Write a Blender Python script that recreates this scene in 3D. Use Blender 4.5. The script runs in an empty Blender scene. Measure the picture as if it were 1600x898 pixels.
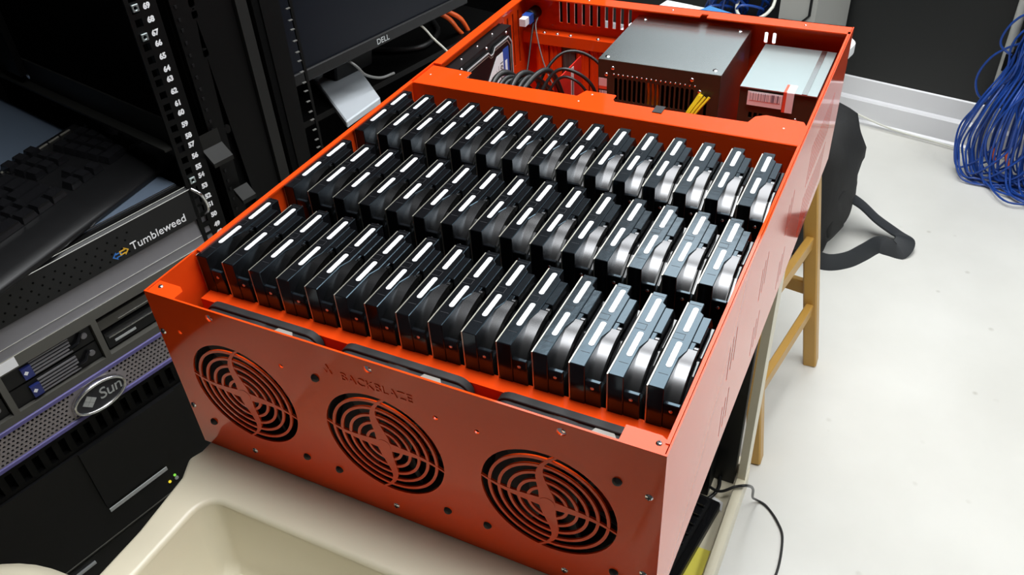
import bpy, bmesh, math, random
from mathutils import Matrix, Vector
random.seed(7)
S = bpy.context.scene
COL = S.collection
PI = math.pi

# ------------------------------------------------------------------ camera
cam_d = bpy.data.cameras.new('camera')
cam = bpy.data.objects.new('camera', cam_d)
COL.objects.link(cam)
cam.location = (0.51960, -0.34133, 0.58657)
cam.rotation_euler = (0.9017, 0.0551, 0.4526)
cam_d.sensor_width = 36
cam_d.lens = 29.99
cam_d.clip_start = 0.02
S.camera = cam
S.view_settings.view_transform = 'Standard'
S.view_settings.look = 'None'
S.view_settings.gamma = 1
S.view_settings.exposure = 0.0
S.view_settings.use_curve_mapping = False

# ------------------------------------------------------------------ world
W = bpy.data.worlds.new('world')
S.world = W
W.use_nodes = True
W.node_tree.nodes['Background'].inputs[0].default_value = (0.9, 0.95, 1, 1)
W.node_tree.nodes['Background'].inputs[1].default_value = 0.05

# room frame: N points out of the rack fronts, U runs along them
YAW = math.radians(-12)
ORG = Vector((-0.29, 0.33, 0))
Nv = Vector((math.cos(YAW), math.sin(YAW), 0))
Uv = Vector((-math.sin(YAW), math.cos(YAW), 0))
FLOOR = -0.85
CEIL = 1.75


def room(n, u, z=0.0):
    return ORG + Nv * n + Uv * u + Vector((0, 0, z))


# ceiling lamps: (n, u, size along n, size along u, power)
LAMPS = [(0.66, 0.13, 1.2, 0.55, 29), (0.10, 1.42, 1.0, 1.5, 29), (2.1, 0.8, 0.6, 1.2, 17), (2.0, 1.75, 0.6, 0.9, 13)]
for i, (n, u, sn, su, pw) in enumerate(LAMPS):
    ld = bpy.data.lights.new('ceiling_lamp_light', 'AREA')
    ld.shape = 'RECTANGLE'
    ld.size = sn
    ld.size_y = su
    ld.energy = pw
    ld.color = (0.97, 0.99, 1.0)
    lo = bpy.data.objects.new('ceiling_lamp_light', ld)
    COL.objects.link(lo)
    lo.location = room(n, u, CEIL - 0.03)
    lo.rotation_euler = (0, 0, YAW)


# ------------------------------------------------------------------ materials
MATS = {}


def mat(name, col, rough=0.5, metal=0.0, spec=0.5, coat=0.0, emit=None, estr=0.0, noise=None, bump=None, tint=None):
    m = bpy.data.materials.new(name)
    m.use_nodes = True
    nt = m.node_tree
    b = nt.nodes['Principled BSDF']
    b.inputs['Base Color'].default_value = (*col, 1)
    b.inputs['Roughness'].default_value = rough
    b.inputs['Metallic'].default_value = metal
    b.inputs['Specular IOR Level'].default_value = spec
    if coat:
        b.inputs['Coat Weight'].default_value = coat
        b.inputs['Coat Roughness'].default_value = 0.06
        b.inputs['Coat IOR'].default_value = 1.32
    if emit:
        b.inputs['Emission Color'].default_value = (*emit, 1)
        b.inputs['Emission Strength'].default_value = estr
    if noise or bump:
        tc = nt.nodes.new('ShaderNodeTexCoord')
        if noise:
            scale, amt = noise
            nz = nt.nodes.new('ShaderNodeTexNoise')
            nz.inputs['Scale'].default_value = scale
            nz.inputs['Detail'].default_value = 4
            nt.links.new(tc.outputs['Object'], nz.inputs['Vector'])
            mx = nt.nodes.new('ShaderNodeMix')
            mx.data_type = 'RGBA'
            mx.inputs[6].default_value = (*[c * (1 - amt) for c in col], 1)
            mx.inputs[7].default_value = (*[min(1, c * (1 + amt)) for c in col], 1)
            nt.links.new(nz.outputs['Fac'], mx.inputs[0])
            nt.links.new(mx.outputs[2], b.inputs['Base Color'])
        if bump:
            scale, st = bump
            n2 = nt.nodes.new('ShaderNodeTexNoise')
            n2.inputs['Scale'].default_value = scale
            n2.inputs['Detail'].default_value = 2
            nt.links.new(tc.outputs['Object'], n2.inputs['Vector'])
            bp = nt.nodes.new('ShaderNodeBump')
            bp.inputs['Strength'].default_value = st
            bp.inputs['Distance'].default_value = 0.002
            nt.links.new(n2.outputs['Fac'], bp.inputs['Height'])
            nt.links.new(bp.outputs['Normal'], b.inputs['Normal'])
    if tint:
        b.inputs['Specular Tint'].default_value = (*tint, 1)
    MATS[name] = m
    return m


mat('red', (0.80, 0.066, 0.007), 0.4, spec=0.0, coat=1.0, noise=(30, 0.03))
mat('red_edge', (0.60, 0.04, 0.006), 0.3)
mat('black_drive', (0.006, 0.006, 0.007), 0.16, spec=0.6, tint=(0.52, 0.80, 1.0), bump=(160, 0.03))
mat('black_dome', (0.11, 0.11, 0.113), 0.24, metal=1.0)
mat('black_glossy', (0.008, 0.008, 0.009), 0.08, spec=0.9)
mat('black_plastic', (0.006, 0.006, 0.0065), 0.40, spec=0.32, noise=(60, 0.2))
mat('black_rubber', (0.015, 0.015, 0.016), 0.65)
mat('black_paint', (0.002, 0.002, 0.002), 0.5, spec=0.18, noise=(8, 0.2))
mat('black_matte', (0.002, 0.002, 0.002), 0.9, spec=0.1)
mat('pcb_edge', (0.55, 0.53, 0.45), 0.3, metal=0.7)
mat('white_paper', (0.85, 0.85, 0.85), 0.7)
mat('chrome', (0.75, 0.75, 0.75), 0.2, metal=1.0)
mat('steel', (0.42, 0.44, 0.43), 0.27, metal=1.0, noise=(12, 0.12))
mat('steel_light', (0.36, 0.42, 0.42), 0.4, metal=0.8, noise=(9, 0.06))
mat('steel_dark', (0.035, 0.031, 0.018), 0.4, spec=0.4)
mat('bracket', (0.009, 0.009, 0.008), 0.55, spec=0.25)
mat('grey_server', (0.17, 0.165, 0.175), 0.42, noise=(80, 0.06))
mat('grey_dark', (0.085, 0.082, 0.072), 0.5)
mat('purple', (0.115, 0.10, 0.30), 0.4)
mat('grille_silver', (0.32, 0.29, 0.30), 0.4, metal=0.5)
mat('blue_tab', (0.02, 0.03, 0.16), 0.35)
mat('server_lid', (0.13, 0.17, 0.23), 0.45, metal=0.3, noise=(5, 0.15))
mat('beige', (0.72, 0.66, 0.50), 0.36, noise=(9, 0.08), bump=(60, 0.08))
mat('wood', (0.55, 0.31, 0.065), 0.38, noise=(7, 0.15))
mat('bag', (0.012, 0.012, 0.012), 0.75, bump=(300, 0.3))
mat('strap', (0.022, 0.025, 0.028), 0.6, bump=(600, 0.25))
mat('cable_black', (0.012, 0.012, 0.012), 0.38)
mat('cable_grey', (0.14, 0.14, 0.135), 0.45)
mat('cable_white', (0.7, 0.7, 0.62), 0.45)
mat('cable_blue', (0.010, 0.055, 0.29), 0.34, noise=(15, 0.35))
mat('cable_orange', (0.85, 0.13, 0.02), 0.4)
mat('wire_yellow', (0.78, 0.58, 0.02), 0.4)
mat('wire_red', (0.7, 0.03, 0.02), 0.4)
mat('tower', (0.45, 0.45, 0.42), 0.45)
mat('table_white', (0.82, 0.83, 0.82), 0.35)
mat('folder_blue', (0.05, 0.22, 0.5), 0.4)
mat('wall_dark', (0.011, 0.012, 0.012), 0.45, noise=(3, 0.15))
mat('wall_light', (0.18, 0.19, 0.20), 0.7)
mat('wall_upper', (0.50, 0.56, 0.60), 0.7)
mat('ceiling', (0.42, 0.42, 0.42), 0.8)
mat('baseboard', (0.75, 0.75, 0.77), 0.25)
mat('screen', (0.003, 0.0045, 0.009), 0.35, spec=0.15)
mat('bezel', (0.009, 0.009, 0.0095), 0.45, spec=0.25)
mat('foot_silver', (0.58, 0.62, 0.66), 0.35, metal=0.2)
mat('label_white', (0.88, 0.88, 0.9), 0.5)
mat('label_red', (0.8, 0.09, 0.04), 0.5)
mat('label_pink', (0.85, 0.62, 0.62), 0.5)
mat('label_blue', (0.02, 0.08, 0.38), 0.4)
mat('ink', (0.02, 0.02, 0.025), 0.6)
mat('ink_yellow', (0.75, 0.42, 0.03), 0.5)
mat('ink_blue', (0.03, 0.16, 0.5), 0.5)
mat('led_yellow', (0.5, 0.4, 0.0), 0.4, emit=(0.9, 0.7, 0.05), estr=0.8)
mat('led_green', (0.1, 0.4, 0.02), 0.4, emit=(0.3, 0.9, 0.1), estr=0.7)
mat('silver_bar', (0.55, 0.57, 0.58), 0.4, metal=0.4)
mat('yellow_paper', (0.85, 0.75, 0.10), 0.6)
mat('pcb_green', (0.02, 0.12, 0.05), 0.4)
mat('grey_blade', (0.06, 0.06, 0.062), 0.45)
mat('grey_tape', (0.30, 0.30, 0.27), 0.5)
mat('lamp_face', (0.9, 0.9, 0.9), 0.5, emit=(0.97, 0.99, 1.0), estr=2.0)
mat('rubber_grey', (0.16, 0.16, 0.15), 0.5)
mat('corner_strip', (0.013, 0.013, 0.012), 0.55, spec=0.3)


def floor_mat():
    m = mat('floor', (0.74, 0.73, 0.68), 0.32)
    nt = m.node_tree
    b = nt.nodes['Principled BSDF']
    tc = nt.nodes.new('ShaderNodeTexCoord')
    n1 = nt.nodes.new('ShaderNodeTexNoise')
    n1.inputs['Scale'].default_value = 3
    n1.inputs['Detail'].default_value = 6
    n2 = nt.nodes.new('ShaderNodeTexVoronoi')
    n2.inputs['Scale'].default_value = 16
    r = nt.nodes.new('ShaderNodeValToRGB')
    r.color_ramp.elements[0].position = 0.05
    r.color_ramp.elements[0].color = (0.55, 0.52, 0.46, 1)
    r.color_ramp.elements[1].position = 0.13
    r.color_ramp.elements[1].color = (1, 1, 1, 1)
    r2 = nt.nodes.new('ShaderNodeValToRGB')
    r2.color_ramp.elements[0].position = 0.3
    r2.color_ramp.elements[0].color = (0.68, 0.67, 0.62, 1)
    r2.color_ramp.elements[1].position = 0.7
    r2.color_ramp.elements[1].color = (0.77, 0.76, 0.71, 1)
    n3 = nt.nodes.new('ShaderNodeTexNoise')
    n3.inputs['Scale'].default_value = 9
    r3 = nt.nodes.new('ShaderNodeValToRGB')
    r3.color_ramp.elements[0].position = 0.55
    r3.color_ramp.elements[0].color = (0, 0, 0, 1)
    r3.color_ramp.elements[1].position = 0.75
    r3.color_ramp.elements[1].color = (1, 1, 1, 1)
    mx = nt.nodes.new('ShaderNodeMix')
    mx.data_type = 'RGBA'
    mx.blend_type = 'MULTIPLY'
    for n in (n1, n2, n3):
        nt.links.new(tc.outputs['Object'], n.inputs['Vector'])
    nt.links.new(n2.outputs['Distance'], r.inputs[0])
    nt.links.new(n1.outputs['Fac'], r2.inputs[0])
    nt.links.new(n3.outputs['Fac'], r3.inputs[0])
    nt.links.new(r3.outputs[0], mx.inputs[0])
    nt.links.new(r2.outputs[0], mx.inputs[6])
    nt.links.new(r.outputs[0], mx.inputs[7])
    nt.links.new(mx.outputs[2], b.inputs['Base Color'])


floor_mat()


def barcode_mat(name, axis, scale, white=(0.88, 0.88, 0.9), dark=(0.25, 0.25, 0.3)):
    m = mat(name, white, 0.5)
    nt = m.node_tree
    b = nt.nodes['Principled BSDF']
    tc = nt.nodes.new('ShaderNodeTexCoord')
    sp = nt.nodes.new('ShaderNodeSeparateXYZ')
    nt.links.new(tc.outputs['Object'], sp.inputs[0])
    wn = nt.nodes.new('ShaderNodeTexWhiteNoise')
    wn.noise_dimensions = '1D'
    mu = nt.nodes.new('ShaderNodeMath')
    mu.operation = 'MULTIPLY'
    mu.inputs[1].default_value = scale
    fl = nt.nodes.new('ShaderNodeMath')
    fl.operation = 'FLOOR'
    nt.links.new(sp.outputs[axis], mu.inputs[0])
    nt.links.new(mu.outputs[0], fl.inputs[0])
    nt.links.new(fl.outputs[0], wn.inputs['W'])
    gt = nt.nodes.new('ShaderNodeMath')
    gt.operation = 'GREATER_THAN'
    gt.inputs[1].default_value = 0.55
    nt.links.new(wn.outputs['Value'], gt.inputs[0])
    mx = nt.nodes.new('ShaderNodeMix')
    mx.data_type = 'RGBA'
    mx.inputs[6].default_value = (*white, 1)
    mx.inputs[7].default_value = (*dark, 1)
    nt.links.new(gt.outputs[0], mx.inputs[0])
    nt.links.new(mx.outputs[2], b.inputs['Base Color'])


barcode_mat('barcode_y', 'Y', 1300, dark=(0.6, 0.6, 0.62))
barcode_mat('barcode_x', 'X', 2000)


# ------------------------------------------------------------------ builders
class MB:
    """collects geometry, then links it as ONE mesh object"""

    def __init__(self):
        self.bm = bmesh.new()

    def _xf(self, vs, M):
        if M is not None:
            bmesh.ops.transform(self.bm, matrix=M, verts=vs)

    def box(self, x0, x1, y0, y1, z0, z1, M=None):
        v = [self.bm.verts.new(p) for p in ((x0, y0, z0), (x1, y0, z0), (x1, y1, z0), (x0, y1, z0),
                                            (x0, y0, z1), (x1, y0, z1), (x1, y1, z1), (x0, y1, z1))]
        for f in ((0, 3, 2, 1), (4, 5, 6, 7), (0, 1, 5, 4), (1, 2, 6, 5), (2, 3, 7, 6), (3, 0, 4, 7)):
            self.bm.faces.new([v[i] for i in f])
        self._xf(v, M)
        return self

    def prism(self, pts, d0, d1, axis='z', M=None):
        """polygon pts (a,b) extruded from d0 to d1. axis z:(a,b,d) x:(d,a,b) y:(a,d,b)"""
        mp = {'z': lambda a, b, d: (a, b, d), 'x': lambda a, b, d: (d, a, b), 'y': lambda a, b, d: (a, d, b)}[axis]
        lo = [self.bm.verts.new(mp(a, b, d0)) for a, b in pts]
        hi = [self.bm.verts.new(mp(a, b, d1)) for a, b in pts]
        n = len(pts)
        fs = [self.bm.faces.new(lo[::-1]), self.bm.faces.new(hi)]
        for i in range(n):
            fs.append(self.bm.faces.new((lo[i], lo[(i + 1) % n], hi[(i + 1) % n], hi[i])))
        bmesh.ops.recalc_face_normals(self.bm, faces=fs)
        self._xf(lo + hi, M)
        return self

    def plate(self, outer, holes, d0, d1, axis='z', M=None):
        """polygon with holes, extruded"""
        mp = {'z': lambda a, b, d: (a, b, d), 'x': lambda a, b, d: (d, a, b), 'y': lambda a, b, d: (a, d, b)}[axis]
        t = bmesh.new()
        ed = []
        for loop in [outer] + list(holes):
            vs = [t.verts.new((a, b, 0)) for a, b in loop]
            for i in range(len(vs)):
                ed.append(t.edges.new((vs[i], vs[(i + 1) % len(vs)])))
        bmesh.ops.triangle_fill(t, edges=ed, use_beauty=True, use_dissolve=False, normal=(0, 0, 1))
        t.verts.ensure_lookup_table()
        t.verts.index_update()
        lo = [self.bm.verts.new(mp(v.co.x, v.co.y, d0)) for v in t.verts]
        hi = [self.bm.verts.new(mp(v.co.x, v.co.y, d1)) for v in t.verts]
        fs = []
        for f in t.faces:
            ix = [v.index for v in f.verts]
            fs.append(self.bm.faces.new([lo[i] for i in ix[::-1]]))
            fs.append(self.bm.faces.new([hi[i] for i in ix]))
        for e in t.edges:
            if len(e.link_faces) == 1:
                a, b = e.verts[0].index, e.verts[1].index
                fs.append(self.bm.faces.new((lo[a], lo[b], hi[b], hi[a])))
        bmesh.ops.recalc_face_normals(self.bm, faces=fs)
        t.free()
        self._xf(lo + hi, M)
        return self

    def cyl(self, c, r, h, axis='z', seg=20, r2=None, M=None):
        pts = []
        r2 = r if r2 is None else r2
        lo, hi = [], []
        for i in range(seg):
            a = 2 * PI * i / seg
            ca, sa = math.cos(a), math.sin(a)
            for lst, rr, d in ((lo, r, 0), (hi, r2, h)):
                p = {'z': (rr * ca, rr * sa, d), 'x': (d, rr * ca, rr * sa), 'y': (rr * ca, d, rr * sa)}[axis]
                lst.append(self.bm.verts.new((c[0] + p[0], c[1] + p[1], c[2] + p[2])))
        fs = [self.bm.faces.new(lo[::-1]), self.bm.faces.new(hi)]
        for i in range(seg):
            j = (i + 1) % seg
            fs.append(self.bm.faces.new((lo[i], lo[j], hi[j], hi[i])))
        bmesh.ops.recalc_face_normals(self.bm, faces=fs)
        self._xf(lo + hi, M)
        return self

    def dome(self, c, r, h, axis='z', seg=12, rings=4, sgn=1):
        """cap, flat side at c"""
        vs = []
        prev = None
        fs = []
        for k in range(rings):
            t = k / rings * PI / 2
            rr, d = r * math.cos(t), sgn * h * math.sin(t)
            ring = []
            for i in range(seg):
                a = 2 * PI * i / seg
                ca, sa = math.cos(a) * rr, math.sin(a) * rr
                p = {'z': (ca, sa, d), 'x': (d, ca, sa), 'y': (ca, d, sa)}[axis]
                ring.append(self.bm.verts.new((c[0] + p[0], c[1] + p[1], c[2] + p[2])))
            if prev:
                for i in range(seg):
                    j = (i + 1) % seg
                    fs.append(self.bm.faces.new((prev[i], prev[j], ring[j], ring[i])))
            else:
                fs.append(self.bm.faces.new(ring))
            prev = ring
        p = {'z': (0, 0, sgn * h), 'x': (sgn * h, 0, 0), 'y': (0, sgn * h, 0)}[axis]
        top = self.bm.verts.new((c[0] + p[0], c[1] + p[1], c[2] + p[2]))
        for i in range(seg):
            fs.append(self.bm.faces.new((prev[i], prev[(i + 1) % seg], top)))
        bmesh.ops.recalc_face_normals(self.bm, faces=fs)
        return self

    def tube(self, pts, r, seg=8, flat=None):
        """round tube along points; flat=(w,h) gives a ribbon section"""
        pts = [Vector(p) for p in pts]
        n = len(pts)
        rings = []
        up = Vector((0, 0, 1))
        prevn = None
        for i, p in enumerate(pts):
            t = (pts[min(n - 1, i + 1)] - pts[max(0, i - 1)])
            t = t.normalized() if t.length > 1e-9 else Vector((1, 0, 0))
            if prevn is None:
                a = up if abs(t.z) < 0.95 else Vector((1, 0, 0))
                nn = (a - t * a.dot(t)).normalized()
            else:
                nn = (prevn - t * prevn.dot(t))
                nn = nn.normalized() if nn.length > 1e-6 else up
            prevn = nn
            bb = t.cross(nn)
            ring = []
            for k in range(seg):
                an = 2 * PI * (k + 0.5) / seg
                if flat:
                    w, h = flat
                    ca, sa = math.cos(an), math.sin(an)
                    q = p + bb * (w * (1 if ca > 0 else -1) * min(1, abs(ca) * 1.5)) + nn * (h * (1 if sa > 0 else -1) * min(1, abs(sa) * 1.5))
                else:
                    q = p + nn * (r * math.cos(an)) + bb * (r * math.sin(an))
                ring.append(self.bm.verts.new(q))
            rings.append(ring)
        fs = [self.bm.faces.new(rings[0][::-1]), self.bm.faces.new(rings[-1])]
        for a, b in zip(rings, rings[1:]):
            for k in range(seg):
                fs.append(self.bm.faces.new((a[k], a[(k + 1) % seg], b[(k + 1) % seg], b[k])))
        bmesh.ops.recalc_face_normals(self.bm, faces=fs)
        return self

    def ringplate(self, c, r0, r1, d0, d1, axis='y', seg=64):
        """flat annulus with thickness"""
        o = [(c[0] + r1 * math.cos(2 * PI * i / seg), c[1] + r1 * math.sin(2 * PI * i / seg)) for i in range(seg)]
        q = [(c[0] + r0 * math.cos(2 * PI * i / seg), c[1] + r0 * math.sin(2 * PI * i / seg)) for i in range(seg)]
        mp = {'z': lambda a, b, d: (a, b, d), 'x': lambda a, b, d: (d, a, b), 'y': lambda a, b, d: (a, d, b)}[axis]
        L = [[self.bm.verts.new(mp(a, b, d)) for a, b in ps] for ps, d in ((o, d0), (o, d1), (q, d1), (q, d0))]
        fs = []
        for k in range(4):
            A, B = L[k], L[(k + 1) % 4]
            for i in range(seg):
                j = (i + 1) % seg
                fs.append(self.bm.faces.new((A[i], A[j], B[j], B[i])))
        bmesh.ops.recalc_face_normals(self.bm, faces=fs)
        return self

    def mesh(self, name, material, bevel=0.0, bseg=1, smooth=None):
        if bevel:
            ed = [e for e in self.bm.edges if len(e.link_faces) == 2 and e.calc_face_angle(0) > 0.6]
            bmesh.ops.bevel(self.bm, geom=ed, offset=bevel, offset_type='OFFSET', segments=bseg, affect='EDGES',
                            profile=0.5, clamp_overlap=True)
        me = bpy.data.meshes.new(name)
        self.bm.to_mesh(me)
        self.bm.free()
        me.materials.append(MATS[material])
        if smooth:
            me.polygons.foreach_set('use_smooth', [True] * len(me.polygons))
            me.set_sharp_from_angle(angle=math.radians(smooth))
        return me

    def build(self, name, material, parent=None, bevel=0.0, bseg=1, smooth=None, label=None):
        o = bpy.data.objects.new(name, self.mesh(name, material, bevel, bseg, smooth))
        COL.objects.link(o)
        if parent:
            o.parent = parent
        if label:
            o['label'] = label
        return o


def thing(name, label, cat, loc=(0, 0, 0), rz=0.0, group=None):
    o = bpy.data.objects.new(name, None)
    COL.objects.link(o)
    o.empty_display_size = 0.05
    o.location = loc
    o.rotation_euler = (0, 0, rz)
    o['label'] = label
    o['category'] = cat
    if group:
        o['group'] = group
    return o


def tag(o, label, cat, group=None):
    o['label'] = label
    o['category'] = cat
    if group:
        o['group'] = group
    return o


def structure(o):
    o['kind'] = 'structure'
    return o


def link_copy(src, parent):
    c = src.copy()
    COL.objects.link(c)
    c.parent = parent
    return c


def rrect(x0, x1, y0, y1, r, seg=5):
    p = []
    for cx, cy, a0 in ((x1 - r, y1 - r, 0), (x0 + r, y1 - r, 90), (x0 + r, y0 + r, 180), (x1 - r, y0 + r, 270)):
        for k in range(seg + 1):
            a = math.radians(a0 + 90 * k / seg)
            p.append((cx + r * math.cos(a), cy + r * math.sin(a)))
    return p


def circ(cx, cy, r, seg=24):
    return [(cx + r * math.cos(2 * PI * i / seg), cy + r * math.sin(2 * PI * i / seg)) for i in range(seg)]


def rect(x0, x1, y0, y1):
    return [(x0, y0), (x1, y0), (x1, y1), (x0, y1)]


def text(name, body, size, M, material, parent=None, extrude=0.0002, shear=0.0, spacing=1.0, align='LEFT', bold=0.0):
    cu = bpy.data.curves.new(name, 'FONT')
    cu.body = body
    cu.size = size
    cu.extrude = extrude
    cu.shear = shear
    cu.space_character = spacing
    cu.align_x = align
    cu.resolution_u = 3
    cu.offset = bold
    tmp = bpy.data.objects.new(name, cu)
    COL.objects.link(tmp)
    dg = bpy.context.evaluated_depsgraph_get()
    me = bpy.data.meshes.new_from_object(tmp.evaluated_get(dg))
    bpy.data.objects.remove(tmp)
    me.transform(M)
    me.materials.clear()
    me.materials.append(MATS[material])
    o = bpy.data.objects.new(name, me)
    COL.objects.link(o)
    if parent:
        o.parent = parent
    return o


def frame(origin, xdir, ydir):
    x = Vector(xdir).normalized()
    y = Vector(ydir).normalized()
    z = x.cross(y)
    return Matrix(((x.x, y.x, z.x, origin[0]), (x.y, y.y, z.y, origin[1]), (x.z, y.z, z.z, origin[2]), (0, 0, 0, 1)))


def spline(ctrl, sub=8):
    """Catmull-Rom through control points"""
    P = [Vector(c) for c in ctrl]
    P = [P[0] * 2 - P[1]] + P + [P[-1] * 2 - P[-2]]
    out = []
    for i in range(1, len(P) - 2):
        for k in range(sub):
            t = k / sub
            a, b, c, d = P[i - 1], P[i], P[i + 1], P[i + 2]
            out.append(0.5 * ((2 * b) + (c - a) * t + (2 * a - 5 * b + 4 * c - d) * t * t + (3 * b - a - 3 * c + d) * t ** 3))
    out.append(P[-2])
    return out


def cable(name, ctrl, r, material, label, cat='cable', group=None, seg=8, sub=8):
    o = MB().tube(spline(ctrl, sub), r, seg).build(name, material, smooth=60)
    return tag(o, label, cat, group)


# ------------------------------------------------------------------ the room
def room_box(name, n0, n1, u0, u1, z0, z1, material):
    e = MB().box(n0, n1, u0, u1, z0, z1).build(name, material)
    e.location = ORG
    e.rotation_euler = (0, 0, YAW)
    return structure(e)


WN0, WN1, WU0, WU1 = -1.3, 3.3, -1.10, 2.31
room_box('floor', WN0, WN1, WU0, WU1, FLOOR - 0.05, FLOOR, 'floor')
room_box('ceiling', WN0, WN1, WU0, WU1, CEIL, CEIL + 0.05, 'ceiling')
room_box('wall_back', WN0, WN1, WU1, WU1 + 0.06, FLOOR, CEIL, 'wall_upper')
room_box('trim_1', WN0, WN1, WU1 - 0.006, WU1, FLOOR + 0.15, 0.45, 'wall_dark')
room_box('wall_left', WN0 - 0.06, WN0, WU0, WU1, FLOOR, CEIL, 'wall_light')
room_box('wall_right', WN1, WN1 + 0.06, WU0, WU1, FLOOR, CEIL, 'wall_light')
room_box('wall_front', WN0, WN1, WU0 - 0.06, WU0, FLOOR, CEIL, 'wall_dark')  # unseen wall, set close and dark to cut bounce onto the server front
bb = MB().prism([(WU1, FLOOR), (WU1 - 0.034, FLOOR), (WU1 - 0.034, FLOOR + 0.008), (WU1 - 0.026, FLOOR + 0.014),
                 (WU1 - 0.024, FLOOR + 0.078), (WU1 - 0.019, FLOOR + 0.084), (WU1 - 0.012, FLOOR + 0.088),
                 (WU1 - 0.010, FLOOR + 0.148), (WU1 - 0.002, FLOOR + 0.156), (WU1, FLOOR + 0.156)],
                WN0, WN1, 'x').build('baseboard_back', 'baseboard')
bb.location = ORG
bb.rotation_euler = (0, 0, YAW)
structure(bb)

for i, (n, u, sn, su, pw) in enumerate(LAMPS):
    where = ('above the red server', 'beyond the red server near the back wall', 'right of the red server, middle of the room',
             'over the floor near the back wall')[i]
    t = thing('ceiling_light', 'white rectangular ceiling light panel ' + where, 'lamp', room(n, u, CEIL - 0.028), YAW, 'ceiling light panels')
    MB().plate(rect(-sn / 2 - 0.03, sn / 2 + 0.03, -su / 2 - 0.03, su / 2 + 0.03), [rect(-sn / 2, sn / 2, -su / 2, su / 2)], -0.004, 0.028).build('lamp_frame', 'label_white', t)
    MB().box(-sn / 2, sn / 2, -su / 2, su / 2, 0.006, 0.012).build('diffuser', 'lamp_face', t)

# ------------------------------------------------------------------ red storage server (world axes = server axes)
PW, PH, PL, T = 0.434, 0.178, 0.716, 0.0016
FANX = (0.0757, 0.2133, 0.351)
FANZ = 0.089
pod = thing('storage_server', 'open bright red storage server chassis packed with hard drives, on beige cart', 'server')
# front panel
holes = [circ(x, FANZ, 0.053, 56) for x in FANX]
holes += [circ(x, z, 0.0022, 10) for x, z in ((0.0244, 0.1416), (0.1279, 0.1416), (0.2657, 0.1416), (0.299, 0.1416))]
holes += [circ(x, 0.1695, 0.0036, 14) for x in (0.0653, 0.2131, 0.3636)]
fp = MB().plate(rect(0, PW, 0, PH), holes, 0, T, 'y').build('front_panel', 'red', pod, label='glossy red front panel with three round fan openings')
for fx in FANX:
    g = MB()
    for r in (0.0464, 0.0386, 0.0308, 0.0230, 0.0152):
        g.ringplate((fx, FANZ), r - 0.0012, r + 0.0012, 0.0001, T + 0.0001, 'y', 56)
    sp = []
    for k in range(4):
        a0 = PI / 2 * k
        L, Rr = [], []
        for j in range(9):
            q = j / 8
            r = 0.004 + q * 0.0495
            a = a0 + math.radians(14) * math.sin(q * PI * 1.05) * (1 if k % 2 else 0.25) - math.radians(7) * q
            w = (0.0054 * (1 - q) ** 1.4 + 0.0011) * (1 if k % 2 else 0.7)
            cx, cz = fx + r * math.cos(a), FANZ + r * math.sin(a)
            nx, nz = -math.sin(a), math.cos(a)
            L.append((cx + nx * w, cz + nz * w))
            Rr.append((cx - nx * w, cz - nz * w))
        g.prism(L + Rr[::-1], -0.0001, T, 'y')
    g.cyl((fx, -0.0003, FANZ), 0.0060, T, 'y', 24)
    g.build('fan_grille', 'red', pod)
# fans behind the panel
for i, fx in enumerate(FANX):
    cx = fx + 0.0025
    f = MB()
    f.plate(rrect(cx - 0.0585, cx + 0.0585, 0.026, 0.1440, 0.012), [circ(fx, FANZ, 0.0535, 40)], 0.0355, 0.0425, 'y')
    f.plate(rrect(cx - 0.0575, cx + 0.0575, 0.026, 0.1415, 0.010), [circ(fx, FANZ, 0.0535, 40)], 0.0035, 0.0356, 'y')
    fo = f.build('case_fan', 'black_rubber', pod, bevel=0.0010, smooth=40)
    b = MB()
    b.cyl((fx, 0.010, FANZ), 0.019, 0.022, 'y', 24)
    b.build('fan_hub', 'black_plastic', fo, smooth=40)
    b = MB()
    for k in range(7):
        a = 2 * PI * k / 7 + 0.4
        M = Matrix.Translation((fx, 0.020, FANZ)) @ Matrix.Rotation(-a, 4, 'Y') @ Matrix.Rotation(0.6, 4, 'X')
        b.box(0.017, 0.0515, -0.0008, 0.0008, -0.013, 0.015, M)
    b.build('fan_blades', 'grey_blade', fo)
    MB().prism([(cx + 0.012, 0.014), (cx + 0.050, 0.014), (cx + 0.034, 0.035), (cx + 0.020, 0.035)], 0.1415, 0.1424, 'z').build('cable_tape', 'grey_tape', fo, label='light grey tape patch')


def screw(parent, p, axis, r=0.0026, sgn=1, name='screw', material='chrome', h=0.0012):
    m = MB().dome(p, r, h, axis, 12, 3, sgn)
    return m.build(name, material, parent, smooth=50)


def crossed(parent, p, axis, r=0.0026, sgn=1):
    s = screw(parent, p, axis, r, sgn)
    m = MB()
    w, l, e = r * 0.16, r * 0.62, 0.0011 * sgn
    a, b = sorted((e, e + 0.0003 * sgn))
    if axis == 'y':
        m.box(p[0] - l, p[0] + l, p[1] + a, p[1] + b, p[2] - w, p[2] + w)
        m.box(p[0] - w, p[0] + w, p[1] + a, p[1] + b, p[2] - l, p[2] + l)
    else:
        m.box(p[0] - l, p[0] + l, p[1] - w, p[1] + w, p[2] + a, p[2] + b)
        m.box(p[0] - w, p[0] + w, p[1] - l, p[1] + l, p[2] + a, p[2] + b)
    m.build('screw_slot', 'ink', s)


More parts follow.
